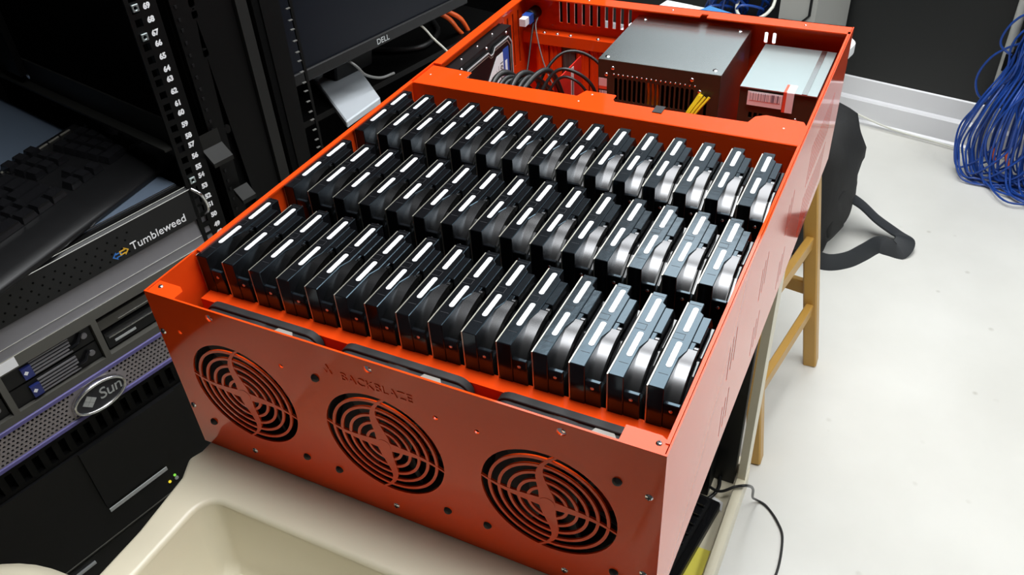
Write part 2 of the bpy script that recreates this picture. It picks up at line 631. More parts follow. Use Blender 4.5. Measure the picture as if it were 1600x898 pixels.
for x, z in ((0.0042, 0.1361), (0.0045, 0.049), (0.064, 0.0148), (0.2125, 0.0142), (0.363, 0.0145), (0.4245, 0.1337), (0.4240, 0.0476)):
    crossed(pod, (x, 0, z), 'y', 0.0029, -1)
for x in (0.0653, 0.2131, 0.3636):
    screw(pod, (x + 0.0012, 0.0022, 0.1690), 'y', 0.0022, -1)
for x, z in ((0.1605, 0.1414), (0.0237, 0.0355), (0.1268, 0.036), (0.1598, 0.035), (0.2636, 0.035), (0.2989, 0.0355), (0.4026, 0.1391), (0.4022, 0.0365)):
    screw(pod, (x, 0, z), 'y', 0.0036, -1, 'fan_rivet', 'black_rubber', 0.0030)
Mt = frame((0.1862, -0.0002, 0.1498), (1, 0, 0), (0, 0, 1))
text('lettering', 'BACKBLAZE', 0.0108, Mt, 'red', pod, 0.0004, spacing=1.08)
lg = MB()
for dx, dz, s in ((0, 0.0035, 0.0028), (-0.0022, -0.0008, 0.0026), (0.0024, -0.0012, 0.0026)):
    c = (0.1745 + dx, 0.1538 + dz)
    lg.prism([(c[0], c[1] + s * 1.4), (c[0] + s * 0.75, c[1]), (c[0], c[1] - s), (c[0] - s * 0.75, c[1])], -0.0007, 0, 'y')
lg.build('flame_emblem', 'red', pod)
# side walls
MB().plate(rect(T, PL, 0, PH), [rect(0.604 + k * 0.0165, 0.6085 + k * 0.0165, 0.085, 0.160) for k in range(6)], 0, T, 'x').build('side_wall', 'red', pod)
slots = []
for yb in (0.172, 0.282, 0.392):
    for z0 in (0.018, 0.086):
        for k in range(3):
            y = yb + 0.0095 * k
            slots.append(rect(y - 0.0011, y + 0.0011, z0 + 0.003 * k, z0 + 0.003 * k + 0.037))
for k in range(16):
    y = 0.50 + 0.0088 * k
    slots.append(rect(y - 0.0012, y + 0.0012, 0.016, 0.068))
    slots.append(rect(y - 0.0012, y + 0.0012, 0.080, 0.132))
MB().plate(rect(T, PL, 0, PH), slots, PW - 0.0011, PW, 'x').build('side_wall', 'red', pod, label='right red side wall with vent slots, mirroring the pale floor')
MB().box(T, 0.0052, 0.060, 0.41, PH - 0.0016, PH).box(T, T + 0.010, 0.462, PL - 0.02, PH - 0.0016, PH).build('top_flange', 'red', pod)
MB().box(PW - 0.0042, PW - T, 0.010, PL - 0.016, PH - 0.0014, PH).build('top_flange', 'red', pod)
# base and rear
MB().box(T, PW - T, T, PL - T, 0.0, T).build('bottom_panel', 'red', pod)
rs = []
for k in range(10):
    x = 0.0545 + k * 0.0111
    rs.append(rect(x - 0.0022, x + 0.0022, 0.139, 0.170))
for x in (0.3335, 0.3435):
    rs.append(rrect(x - 0.0022, x + 0.0022, 0.146, 0.160, 0.0015, 2))
rs.append(rect(0.3315, 0.3365, 0.118, 0.130))
MB().plate(rect(T, PW - T, 0, PH), rs, PL - T, PL, 'y').build('rear_panel', 'red', pod)
MB().plate([(T, 0.693), (0.253, 0.693), (0.253, 0.703), (0.262, 0.703), (0.262, 0.693), (PW - T, 0.693), (PW - T, PL), (T, PL)], [], PH - T, PH, 'z').build('top_flange', 'red', pod)
for x in (0.10, 0.215, 0.38):
    screw(pod, (x, 0.704, PH), 'z', 0.0016)
MB().box(0.004, 0.168, 0.696, PL - T, 0.124, 0.1272).box(0.004, 0.168, 0.696, 0.698, 0.112, 0.124).build('card_ledge', 'red', pod)
for x in (0.035, 0.0545, 0.074, 0.1145):
    screw(pod, (x, 0.701, 0.1272), 'z', 0.0028, h=0.0022)
for k in range(7):
    x = 0.022 + k * 0.0203
    MB().box(x, x + 0.0182, 0.700, 0.702, 0.012, 0.1225).box(x + 0.003, x + 0.005, 0.6985, 0.700, 0.03, 0.11).box(x + 0.010, x + 0.0115, 0.6985, 0.700, 0.03, 0.11).build('slot_cover', 'red' if k not in (2, 5, 6) else 'grey_dark', pod)
# corner tabs by the front panel
for x0, x1 in ((0.002, 0.030), (PW - 0.032, PW - 0.002)):
    MB().prism([(x0, 0.002), (x1, 0.002), (x1, 0.012), (x1 - 0.006, 0.016), (x0, 0.016)], PH - 0.0024, PH - 0.0008).build('corner_tab', 'red', pod)
crossed(pod, (0.0085, 0.010, PH - 0.0008), 'z', 0.0022)
crossed(pod, (PW - 0.008, 0.009, PH - 0.0008), 'z', 0.0022)
# ledge in front of the drives
LZ = 0.1395
MB().box(0.007, PW - 0.004, 0.0432, 0.0575, LZ - T, LZ).box(0.007, PW - 0.004, 0.0432, 0.0448, 0.02, LZ - T).box(0.002, 0.007, 0.048, 0.0575, LZ - 0.012, LZ - 0.008).build('fan_bracket', 'red', pod, bevel=0.0006)
# cross divider with a notched top flange
pts = [(0.002, 0.412), (PW - 0.002, 0.412), (PW - 0.002, 0.450), (0.426, 0.462), (0.388, 0.4645), (0.378, 0.458), (0.374, 0.444), (0.287, 0.442),
       (0.287, 0.436), (0.281, 0.436), (0.281, 0.442), (0.235, 0.442), (0.231, 0.447), (0.231, 0.457), (0.196, 0.457), (0.191, 0.442), (0.055, 0.442), (0.055, 0.457), (0.002, 0.460)]
MB().prism(pts, 0.1745, 0.1762).box(0.002, PW - 0.002, 0.412, 0.4136, T, 0.1745).build('cross_divider', 'red', pod, bevel=0.0008)
for x, y in ((0.012, 0.436), (0.045, 0.447), (0.206, 0.449), (0.198, 0.430), (0.410, 0.442)):
    screw(pod, (x, y, 0.1762), 'z', 0.0012, h=0.0005, material='pcb_edge')
MB().box(0.279, 0.289, 0.431, 0.446, 0.1763, 0.1772).build('rubber_clip', 'black_rubber', pod)
# backplanes under the drives
for k in range(3):
    y0 = 0.052 + 0.1188 * k
    MB().box(0.004, PW - 0.004, y0, y0 + 0.108, 0.026, 0.0282).build('backplane', 'red_edge', pod)
    MB().box(0.004, PW - 0.004, y0 + 0.1085, y0 + 0.1105, 0.0282, 0.100).build('row_divider', 'red', pod)

# ------------------------------------------------------------------ hard drives: 3 rows of 15
DH = 0.147
body = MB()
body.prism([(0, 0.001), (0.0112, 0.001), (0.0112, 0.034), (0.0143, 0.043), (0.0143, 0.085), (0.0112, 0.0875), (0.0112, 0.0978), (0, 0.0978)], 0, DH)
# front and middle block below the dome
body.prism([(0.0112, 0.0015), (0.0232, 0.0015), (0.0232, 0.093), (0.0112, 0.093)], 0, DH - 0.020)
body.prism([(0.0112, 0.0012), (0.0228, 0.0012), (0.0228, 0.0045), (0.0112, 0.0045)], DH - 0.0205, DH - 0.0132)
# rear slab with chamfered end
body.prism([(0.0545, DH - 0.03), (0.0545, DH - 0.0010), (0.0840, DH - 0.0010), (0.0905, DH - 0.012), (0.0905, DH - 0.03)], 0.0140, 0.0205, 'x')
body.prism([(0.0450, DH - 0.03), (0.0450, DH - 0.0012), (0.0546, DH - 0.0012), (0.0546, DH - 0.03)], 0.0140, 0.0178, 'x')
me_body = body.mesh('drive_body', 'black_drive', bevel=0.0005, bseg=1)
dm = MB()
arc = []
for k in range(17):
    y = 0.0030 + (0.0460 - 0.0030) * k / 16
    arc.append((y, DH - 0.0005 - 0.068 + math.sqrt(max(0, 0.068 ** 2 - (0.0460 - y) ** 2))))
dm.prism([(0.0460, DH - 0.03)] + [(0.0030, DH - 0.03)] + arc, 0.0110, 0.0208, 'x')
me_dome = dm.mesh('platter_housing', 'black_dome', smooth=25)
cv = MB()
cv.prism([(0.010, 0.004), (0.088, 0.004), (0.0905, 0.01), (0.0905, DH - 0.018), (0.084, DH - 0.010), (0.054, DH - 0.010), (0.050, DH - 0.010), (0.044, DH - 0.008), (0.030, DH - 0.010), (0.010, DH - 0.020)], 0.0208, 0.0240, 'x')
me_cover = cv.mesh('cover_plate', 'black_glossy', bevel=0.0006)
me_pcb = MB().box(-0.0010, -0.0001, 0.0012, 0.0955, 0.0, DH - 0.0006).mesh('circuit_board', 'pcb_edge')


def pill(x, y0, y1, w):
    m = MB()
    m.prism(rrect(x - w, x + w, y0, y1, w * 0.85, 4), DH, DH + 0.00025)
    return m.mesh('barcode_label', 'barcode_y')


me_l1, me_l2 = pill(0.0070, 0.0225, 0.0500, 0.0021), pill(0.0072, 0.0620, 0.0905, 0.0021)
me_knob = MB().cyl((0.0178, 0.0490, DH - 0.0035), 0.0027, 0.0030, 'x', 14).mesh('pivot_screw', 'black_dome', smooth=40)
me_scr = MB().dome((0.0168, 0.0015, DH - 0.0195), 0.0016, 0.0010, 'y', 10, 3, -1).mesh('screw', 'chrome', smooth=50)
sq = MB()
for a, b, c, d in ((0.0010, 0.0085, 0.0525, 0.0528), (0.0010, 0.0085, 0.0590, 0.0593), (0.0082, 0.0085, 0.0525, 0.0593), (0.0025, 0.0095, 0.0150, 0.0153), (0.0010, 0.0100, 0.0935, 0.0938)):
    sq.box(a, b, c, d, DH, DH + 0.0001)
me_sq = sq.mesh('moulded_line', 'ink')
DRIVE_PARTS = [('drive_body', me_body), ('platter_housing', me_dome), ('cover_plate', me_cover), ('circuit_board', me_pcb), ('barcode_label', me_l1),
               ('barcode_label', me_l2), ('pivot_screw', me_knob), ('screw', me_scr), ('moulded_line', me_sq)]
ORD = ['first', 'second', 'third', 'fourth', 'fifth', 'sixth', 'seventh', 'eighth', 'ninth', 'tenth', 'eleventh', 'twelfth', 'thirteenth', 'fourteenth', 'fifteenth']
ROWN = ['front row, behind the fans', 'middle row', 'back row, before the red divider']
DX0, DPX = 0.0042, 0.02848
DY = (0.0545, 0.1733, 0.2915)
for r in range(3):
    for c in range(15):
        lab = 'black hard drive, %s from left in the %s' % (ORD[c], ROWN[r])
        d = thing('hard_drive', lab, 'hard drive', (DX0 + DPX * c, DY[r], 0.0295), 0, 'hard drives standing in rows in the red server')
        for nm, me in DRIVE_PARTS:
            o = bpy.data.objects.new(nm, me)
            COL.objects.link(o)
            o.parent = d

# ------------------------------------------------------------------ rear compartment: boot drive, power supplies, cables
bd = thing('boot_drive', 'single hard drive on edge with white and blue label, against left red wall', 'hard drive', (0.0075, 0.472, 0.066))
MB().box(0, 0.018, 0, 0.147, 0, 0.1016).build('drive_body', 'black_plastic', bd, bevel=0.001)
oc = [(0.008, 0.004), (0.139, 0.004), (0.139, 0.084), (0.131, 0.094), (0.092, 0.094), (0.086, 0.088), (0.080, 0.088), (0.074, 0.094), (0.020, 0.094), (0.008, 0.082)]
ic = [((a - 0.0735) * 0.93 + 0.0735, (b - 0.049) * 0.91 + 0.049) for a, b in oc]
MB().prism(oc, 0.018, 0.0215, 'x').build('cover_plate', 'black_plastic', bd, bevel=0.0006)
MB().plate(oc, [[((a - 0.0735) * 0.975 + 0.0735, (b - 0.049) * 0.965 + 0.049) for a, b in oc]], 0.0215, 0.0225, 'x').build('cover_rim', 'silver_bar', bd)
MB().plate(ic, [[((a - 0.0735) * 0.91 + 0.0735, (b - 0.049) * 0.89 + 0.049) for a, b in oc]], 0.0215, 0.0221, 'x').build('cover_groove', 'pcb_edge', bd)
MB().prism([(0.045, 0.010), (0.112, 0.010), (0.112, 0.080), (0.095, 0.080), (0.060, 0.050)], 0.0216, 0.0219, 'x').build('paper_label', 'label_white', bd)
MB().box(0.0216, 0.0220, 0.1125, 0.128, 0.010, 0.082).build('label_stripe', 'label_blue', bd)
lt = text('lettering', '160GB', 0.011, frame((0.0221, 0.103, 0.070), (0, 0, -1), (0, 1, 0)), 'ink', bd, 0.0001)
ln = MB()
for k in range(7):
    ln.box(0.0219, 0.02195, 0.098 - k * 0.006, 0.0988 - k * 0.006, 0.014, 0.066 - k * 0.004)
ln.build('label_print', 'rubber_grey', bd)
MB().box(0.0220, 0.0222, 0.1165, 0.1225, 0.040, 0.066).build('label_patch', 'label_white', bd)
for y in (0.02, 0.061, 0.102):
    screw(bd, (0.008, y + 0.01, 0.1016), 'z', 0.0017)
for y, z in ((0.077, 0.0975), (0.132, 0.097), (0.012, 0.097)):
    screw(bd, (0.018, y, z), 'x', 0.0022, h=0.0015)


def psu_front(m, w, h, rows):
    pass


p1 = thing('power_supply', 'large grey steel power supply with vertical vent slots, beside the black cables', 'power supply', (0.171, 0.557, 0.060))
h1, w1, d1 = 0.1075, 0.147, 0.146
sl = []
for k in range(17):
    x = 0.0225 + k * 0.0058
    sl.append(rrect(x - 0.0019, x + 0.0019, 0.058, 0.0865, 0.0018, 2))
    sl.append(rrect(x - 0.0019, x + 0.0019, 0.030, 0.0545, 0.0018, 2))
sl.append(rrect(0.130, 0.1335, 0.054, 0.074, 0.0016, 2))
sl.append(circ(0.112, 0.040, 0.013, 18) if False else rect(0.1245, 0.1280, 0.020, 0.028))
MB().plate(rect(0, w1, 0, h1), sl, 0, 0.0012, 'y').build('front_plate', 'steel_dark', p1)
MB().box(0, w1, 0.0012, d1, h1 - 0.0012, h1).box(0, 0.0012, 0.0012, d1, 0, h1 - 0.0012).box(w1 - 0.0012, w1, 0.0012, d1, 0, h1 - 0.0012).box(0.0012, w1 - 0.0012, d1 - 0.0012, d1, 0, h1 - 0.0012).box(0.0012, w1 - 0.0012, 0.0012, d1 - 0.0012, 0, 0.0012).build('housing', 'steel', p1, bevel=0.0005)
MB().box(0.004, w1 - 0.004, 0.030, d1 - 0.01, 0.004, h1 - 0.02).build('inner_block', 'black_matte', p1)
dots = MB()
for k in range(18):
    dots.dome((0.0195 + k * 0.0058, 0, 0.0905), 0.0012, 0.0009, 'y', 8, 2, -1)
dots.build('vent_rivets', 'chrome', p1)
for x, y in ((0.008, 0.010), (w1 - 0.010, 0.012), (0.012, d1 - 0.012), (w1 - 0.012, d1 - 0.014)):
    crossed(p1, (x, y, h1), 'z', 0.0030)
for x, z in ((0.018, 0.098), (0.114, 0.0975), (0.010, 0.089), (0.124, 0.084)):
    screw(p1, (x, 0, z), 'y', 0.0025, -1)
MB().box(0.001, 0.011, -0.0004, 0, 0.074, 0.084).build('sticker', 'label_pink', p1)
MB().box(0.001, 0.011, -0.0004, 0, 0.070, 0.0738).build('sticker', 'label_red', p1)
MB().box(0.002, 0.011, -0.0004, 0, 0.060, 0.068).build('sticker', 'barcode_x', p1)
for dz, x0 in ((0, 0.038), (0, 0.0435), (0, 0.049)):
    MB().tube(spline([(x0 + 0.022, 0.006, 0.088), (x0 + 0.023, 0.009, 0.066), (x0 + 0.022, 0.008, 0.030)]), 0.0018, 6).build('inner_wire', 'wire_yellow', p1, smooth=60)

yw = thing('power_wires', 'bundle of yellow power wires at the front of the large power supply', 'cable', (0.287, 0.552, 0.060))
for k in range(9):
    a = k * 0.7
    dx, dy = 0.0052 * math.cos(a) * (0.5 + 0.08 * k), 0.003 * math.sin(a)
    MB().tube(spline([(0.004 + dx + 0.0045 + k * 0.001, 0.002 + dy, 0.082), (0.002 + dx, -0.006 + dy, 0.060), (-0.005 + dx, -0.008 + dy, 0.034), (-0.012 + dx * 1.5, -0.012 + dy, 0.012), (-0.020 + dx, -0.012 + dy, -0.04)]), 0.0016, 6).build('wire', 'wire_yellow', yw, smooth=60)

p2 = thing('power_supply', 'narrow pale steel power supply with barcode sticker, in the right rear corner', 'power supply', (0.3385, 0.567, 0.006))
h2, w2, d2 = 0.149, 0.084, 0.123
sl = []
for r_ in range(9):
    z = 0.120 - r_ * 0.0125
    if r_ == 3 or r_ == 7:
        continue
    for k in range(3):
        sl.append(rect(0.0125 + k * 0.0058, 0.0163 + k * 0.0058, z - 0.0085, z - 0.0015))
    sl.append(rect(0.031, 0.042, z - 0.0082, z - 0.0035))
    sl.append(rect(0.0475, 0.066, z - 0.0082, z - 0.0035))
MB().plate(rect(0, w2, 0, h2 - 0.001), sl, 0, 0.0012, 'y').build('front_plate', 'steel_dark', p2)
MB().box(0, w2, -0.0015, d2, h2 - 0.0012, h2).build('lid', 'steel_light', p2, bevel=0.0005)
MB().box(0, 0.0012, 0.0012, d2, 0, h2 - 0.0012).box(w2 - 0.0012, w2, 0.0012, d2, 0, h2 - 0.0012).box(0.0012, w2 - 0.0012, d2 - 0.0012, d2, 0, h2 - 0.0012).box(0, w2, 0, d2, -0.0012, 0).build('housing', 'steel', p2)
MB().box(0.003, w2 - 0.003, 0.028, d2 - 0.004, 0.003, h2 - 0.006).build('inner_block', 'black_matte', p2)
MB().box(0.0675, 0.0735, -0.0015, d2 - 0.002, h2, h2 + 0.0006).build('lid_seam', 'steel', p2)
MB().box(0.0095, 0.048, -0.0020, -0.0016, h2 - 0.021, h2 - 0.004).build('sticker', 'label_white', p2, label='white barcode sticker')
MB().box(0.012, 0.046, -0.0023, -0.0020, h2 - 0.0145, h2 - 0.0055).build('barcode', 'barcode_x', p2)
for y0, y1, z0, z1 in ((-0.0022, -0.0016, h2 - 0.024, h2), ):
    MB().box(0.0485, 0.0520, y0, y1, z0, z1).build('sticker', 'label_red', p2)
    MB().box(0.0520, 0.0600, y0, y1, z0, z1).build('sticker', 'label_white', p2)
MB().box(0.0485, 0.0515, -0.0016, 0.018, h2, h2 + 0.0004).build('sticker', 'label_red', p2)
MB().box(0.0515, 0.0600, -0.0016, 0.018, h2, h2 + 0.0005).build('sticker', 'label_pink', p2)
for x, z in ((0.0645, 0.1165), (0.072, 0.099), (0.0660, 0.1015)):
    screw(p2, (x, 0, z), 'y', 0.0024, -1)

CB = 'black cables looping in the rear of the red server'
CL = 'thin black power cable arching high beside the large power supply'
CL2 = 'thick black power cable curled low beside the large power supply'
for ctrl, r in (([(0.085, 0.52, 0.02), (0.082, 0.56, 0.10), (0.098, 0.60, 0.142), (0.128, 0.62, 0.142), (0.158, 0.62, 0.115), (0.165, 0.61, 0.05)], 0.0020),
                ([(0.097, 0.50, 0.02), (0.096, 0.53, 0.095), (0.110, 0.56, 0.138), (0.135, 0.57, 0.140), (0.160, 0.575, 0.115), (0.164, 0.57, 0.06)], 0.0022),
                ([(0.094, 0.50, 0.02), (0.098, 0.535, 0.085), (0.115, 0.56, 0.130), (0.140, 0.565, 0.130), (0.158, 0.57, 0.10), (0.160, 0.57, 0.05)], 0.0018),
                ([(0.123, 0.50, 0.01), (0.121, 0.51, 0.075), (0.130, 0.53, 0.110), (0.146, 0.545, 0.105), (0.155, 0.55, 0.07), (0.156, 0.55, 0.02)], 0.0020),
                ([(0.060, 0.50, 0.03), (0.070, 0.53, 0.10), (0.10, 0.56, 0.105), (0.135, 0.58, 0.095), (0.160, 0.58, 0.06)], 0.0042),
                ([(0.128, 0.53, 0.01), (0.135, 0.545, 0.07), (0.148, 0.55, 0.085), (0.158, 0.55, 0.07), (0.163, 0.545, 0.02)], 0.0055),
                ([(0.140, 0.52, 0.01), (0.142, 0.53, 0.07), (0.150, 0.54, 0.09), (0.160, 0.545, 0.09), (0.164, 0.55, 0.04)], 0.0045),
                ([(0.150, 0.50, 0.01), (0.150, 0.51, 0.06), (0.155, 0.52, 0.085), (0.161, 0.53, 0.06), (0.163, 0.53, 0.02)], 0.0050)):
    cable('power_cable', ctrl, r, 'cable_black', CL if r < 0.003 else CL2, group=CB)
CB2 = 'black cables bunched beside the boot drive'
for k in range(7):
    x = 0.048 + 0.006 * k
    cable('data_cable', [(x, 0.475 + 0.002 * k, 0.03), (x - 0.002, 0.50 + 0.004 * (k % 3), 0.105), (x + 0.002 * (k % 2), 0.53 + 0.003 * k, 0.138 - 0.004 * (k % 4)),
                         (x + 0.010, 0.56 + 0.005 * k, 0.125 - 0.008 * (k % 3)), (x + 0.018, 0.59 + 0.005 * k, 0.06), (x + 0.024, 0.61 + 0.004 * k, 0.01)], 0.0030 if k % 2 else 0.0038, 'cable_black',
          'black flat data cable bunched between boot drive and power cables', group=CB2)
cable('button_wire', [(0.020, 0.706, 0.148), (0.022, 0.69, 0.135), (0.028, 0.66, 0.10), (0.036, 0.62, 0.06), (0.05, 0.58, 0.02)], 0.0013, 'cable_black', 'thin black wire running down from the blue and white switch connector', 'wire')
cable('switch_wire', [(0.024, 0.706, 0.148), (0.032, 0.68, 0.14), (0.052, 0.66, 0.10), (0.075, 0.65, 0.065), (0.10, 0.64, 0.03)], 0.0009, 'cable_grey', 'thin grey wire crossing in front of the red slot covers', 'wire')
cable('alarm_wire', [(0.098, 0.462, 0.10), (0.106, 0.475, 0.118), (0.118, 0.482, 0.120), (0.128, 0.475, 0.108), (0.13, 0.47, 0.09)], 0.0022, 'wire_red', 'red wire loop just behind the red divider', 'wire')
ac = thing('expansion_card', 'red circuit card with a white barcode sticker below the rear ledge', 'circuit card', (0.092, 0.60, 0.010))
MB().box(0, 0.0016, 0, 0.092, 0, 0.095).build('board', 'wire_red', ac)
MB().box(0.0016, 0.0020, 0.055, 0.064, 0.045, 0.092).build('sticker', 'label_white', ac)
MB().box(0.0020, 0.0022, 0.057, 0.062, 0.050, 0.075).build('barcode', 'rubber_grey', ac)
MB().box(0.0016, 0.010, 0.045, 0.075, 0.028, 0.036).build('connector', 'pcb_green', ac)
sw = thing('power_switch', 'black round power switch with blue and white connector on the rear wall', 'switch', (0.0175, 0.7142, 0.151))
MB().cyl((0, -0.022, 0), 0.0085, 0.022, 'y', 20).build('switch_body', 'black_plastic', sw, smooth=40, bevel=0.0008)
MB().box(-0.006, 0.006, -0.034, -0.022, -0.006, 0.006).build('connector', 'label_blue', sw)
MB().box(-0.0045, 0.0045, -0.046, -0.034, -0.005, 0.005).build('connector_end', 'label_white', sw)

# ------------------------------------------------------------------ beige cart under the server
cart = thing('utility_cart', 'beige moulded plastic utility cart carrying the red server', 'cart', (0, 0, FLOOR))
CZ = -FLOOR
dk = [(0.004, 0.64), (0.004, -0.010), (-0.001, -0.022), (0.009, -0.042), (0.016, -0.10), (0.020, -0.34), (0.415, -0.34), (0.415, 0.64)]
rc = rrect(0.046, 0.40, -0.30, -0.050, 0.018, 5)
MB().plate(dk, [rc], CZ - 0.045, CZ - 0.0004).build('top_deck', 'beige', cart, bevel=0.005, bseg=3, smooth=50)
rb = MB()
n = len(rc)
ins = [((a - 0.223) * 0.93 + 0.223, (b + 0.175) * 0.90 - 0.175) for a, b in rc]
vo = [rb.bm.verts.new((a, b, CZ - 0.005)) for a, b in rc]
vi = [rb.bm.verts.new((a, b, CZ - 0.062)) for a, b in ins]
v2 = [rb.bm.verts.new(((a - 0.223) * 0.965 + 0.223, (b + 0.175) * 0.94 - 0.175, CZ - 0.070)) for a, b in ins]
for i in range(n):
    j = (i + 1) % n
    rb.bm.faces.new((vo[i], vo[j], vi[j], vi[i]))
    rb.bm.faces.new((vi[i], vi[j], v2[j], v2[i]))
rb.bm.faces.new(v2)
bmesh.ops.recalc_face_normals(rb.bm, faces=rb.bm.faces[:])
for f in rb.bm.faces:
    f.normal_flip()
rb.build('tool_tray', 'beige', cart, smooth=45)
SZ = 0.30
MB().box(0.010, 0.415, -0.30, 0.64, SZ - 0.05, SZ - 0.006).build('lower_shelf', 'beige', cart, bevel=0.006, bseg=2, smooth=40)
MB().plate(rrect(0.006, 0.4165, -0.304, 0.644, 0.02, 4), [rrect(0.022, 0.4010, -0.288, 0.628, 0.012, 4)], SZ - 0.010, SZ + 0.018).build('shelf_rim', 'beige', cart, bevel=0.004, bseg=2, smooth=40)
for x0, x1 in ((0.010, 0.022), (0.4025, 0.4145)):
    for y0, y1 in ((-0.296, -0.25), (0.595, 0.636)):
        MB().box(x0, x1, y0, y1, SZ + 0.015, CZ - 0.04).build('upright_post', 'beige', cart, bevel=0.003)
for x in (0.05, 0.375):
    for y in (-0.24, 0.58):
        MB().cyl((x - 0.014, y, 0.052), 0.052, 0.028, 'x', 24).box(x - 0.02, x + 0.02, y - 0.02, y + 0.02, 0.10, SZ - 0.05).build('caster', 'black_rubber', cart, smooth=40)

bin_ = thing('plastic_bin', 'beige plastic bin with a rounded lid poking into the lower left corner', 'bin', (-0.185, -0.245, FLOOR))
MB().cyl((0, 0, 0), 0.12, 0.62, 'z', 40, r2=0.145).build('bin_body', 'beige', bin_, smooth=40)
lid = MB()
lid.cyl((0, 0, 0.62), 0.155, 0.02, 'z', 48)
lid.dome((0, 0, 0.64), 0.155, 0.05, 'z', 48, 6)
lid.build('bin_lid', 'beige', bin_, smooth=40)

# things on the lower shelf
sk = thing('shelf_keyboard', 'black keyboard lying on the lower shelf of the beige cart', 'keyboard', (0.392, 0.541, FLOOR + SZ - 0.004), math.radians(-8))
MB().prism(rrect(-0.15, 0, -0.44, 0, 0.006, 3), 0, 0.018).build('base', 'black_plastic', sk, bevel=0.002)
MB().box(-0.012, -0.002, -0.435, -0.004, 0.018, 0.021).build('raised_edge', 'black_glossy', sk, bevel=0.001)
kk = MB()
kmesh = MB().prism(rrect(-0.008, 0.008, -0.008, 0.008, 0.002, 2), 0, 0.007).mesh('key', 'black_glossy', bevel=0.0012)
for a in range(6):
    for b in range(21):
        k = bpy.data.objects.new('key', kmesh)
        COL.objects.link(k)
        k.parent = sk
        k.location = (-0.026 - 0.0195 * a, -0.018 - 0.0200 * b, 0.018)
tag(MB().box(0.355, 0.398, 0.36, 0.46, FLOOR + SZ - 0.0055, FLOOR + SZ - 0.0045).build('yellow_sheet', 'yellow_paper'), 'yellow sheet of paper beside the keyboard on the cart shelf', 'paper')
tag(MB().prism([(0.366, 0.566), (0.392, 0.556), (0.394, 0.538), (0.388, 0.542)], FLOOR + SZ - 0.0055, FLOOR + SZ - 0.0045).build('paper_scrap', 'white_paper'), 'small white paper scrap by the shelf keyboard corner', 'paper')
bx = thing('shelf_box_shade', 'black equipment box with a dark sheet standing in for shade, on the cart shelf behind the keyboard', 'box', (0.28, 0.60, FLOOR + SZ - 0.005))
MB().box(-0.15, 0.117, -0.0, 0.02, 0, 0.46).build('panel', 'black_plastic', bx, bevel=0.004)  # tall black sheet stands in for the shade between shelf and deck
MB().box(-0.15, 0.085, -0.04, -0.0, 0, 0.20).build('body', 'black_paint', bx, bevel=0.004)
cable('shelf_cable', [(0.28, 0.56, -0.54), (0.34, 0.575, -0.541), (0.380, 0.562, -0.538), (0.405, 0.572, -0.526), (0.4225, 0.590, -0.536), (0.4215, 0.68, -0.65), (0.416, 0.76, -0.77), (0.420, 0.812, -0.838), (0.440, 0.812, -0.847),
                      (0.469, 0.782, -0.847), (0.486, 0.745, -0.847), (0.491, 0.662, -0.847), (0.47, 0.58, -0.847)], 0.0024, 'cable_black', 'thin black cable trailing off the cart shelf across the white floor', sub=10)
cable('black_cable', [(0.27, 0.50, -0.545), (0.33, 0.512, -0.545), (0.365, 0.545, -0.548), (0.378, 0.575, -0.548), (0.372, 0.61, -0.548)], 0.0030, 'cable_black', 'short black cord curving on the cart shelf beside the trailing cable')

# ------------------------------------------------------------------ wooden stool
st = thing('wooden_stool', 'golden wooden stool with splayed legs and rungs behind the cart', 'stool', (0.25, 1.08, FLOOR))
SH = 0.62


def bar(p, q, w, h):
    p, q = Vector(p), Vector(q)
    d = (q - p)
    z = d.normalized()
    x = Vector((1, 0, 0)) - z * z.x
    if x.length < 0.3:
        x = Vector((0, 1, 0)) - z * z.y
    x.normalize()
    y = z.cross(x)
    M = Matrix(((x.x, y.x, z.x, p.x), (x.y, y.y, z.y, p.y), (x.z, y.z, z.z, p.z), (0, 0, 0, 1)))
    return MB().box(-w / 2, w / 2, -h / 2, h / 2, 0, d.length, M)


feet = [(0.190, 0.190, 0), (0.140, -0.155, 0), (-0.20, 0.25, 0), (-0.24, -0.10, 0)]
tops = [(0.105, 0.150, SH), (0.060, -0.105, SH), (-0.10, 0.19, SH), (-0.14, -0.06, SH)]


def onleg(i, z):
    a, b = Vector(feet[i]), Vector(tops[i])
    return a + (b - a) * (z / SH)


for a, b in zip(feet, tops):
    bar(a, b, 0.030, 0.034).build('leg', 'wood', st, bevel=0.003)
for i, j, z in ((0, 1, 0.175), (0, 1, 0.36), (0, 2, 0.225), (1, 3, 0.225), (2, 3, 0.175)):
    bar(onleg(i, z), onleg(j, z), 0.016, 0.034).build('rung', 'wood', st, bevel=0.002)
MB().prism(rrect(-0.19, 0.122, -0.15, 0.235, 0.05, 5), SH, SH + 0.025).build('seat', 'wood', st, bevel=0.004)

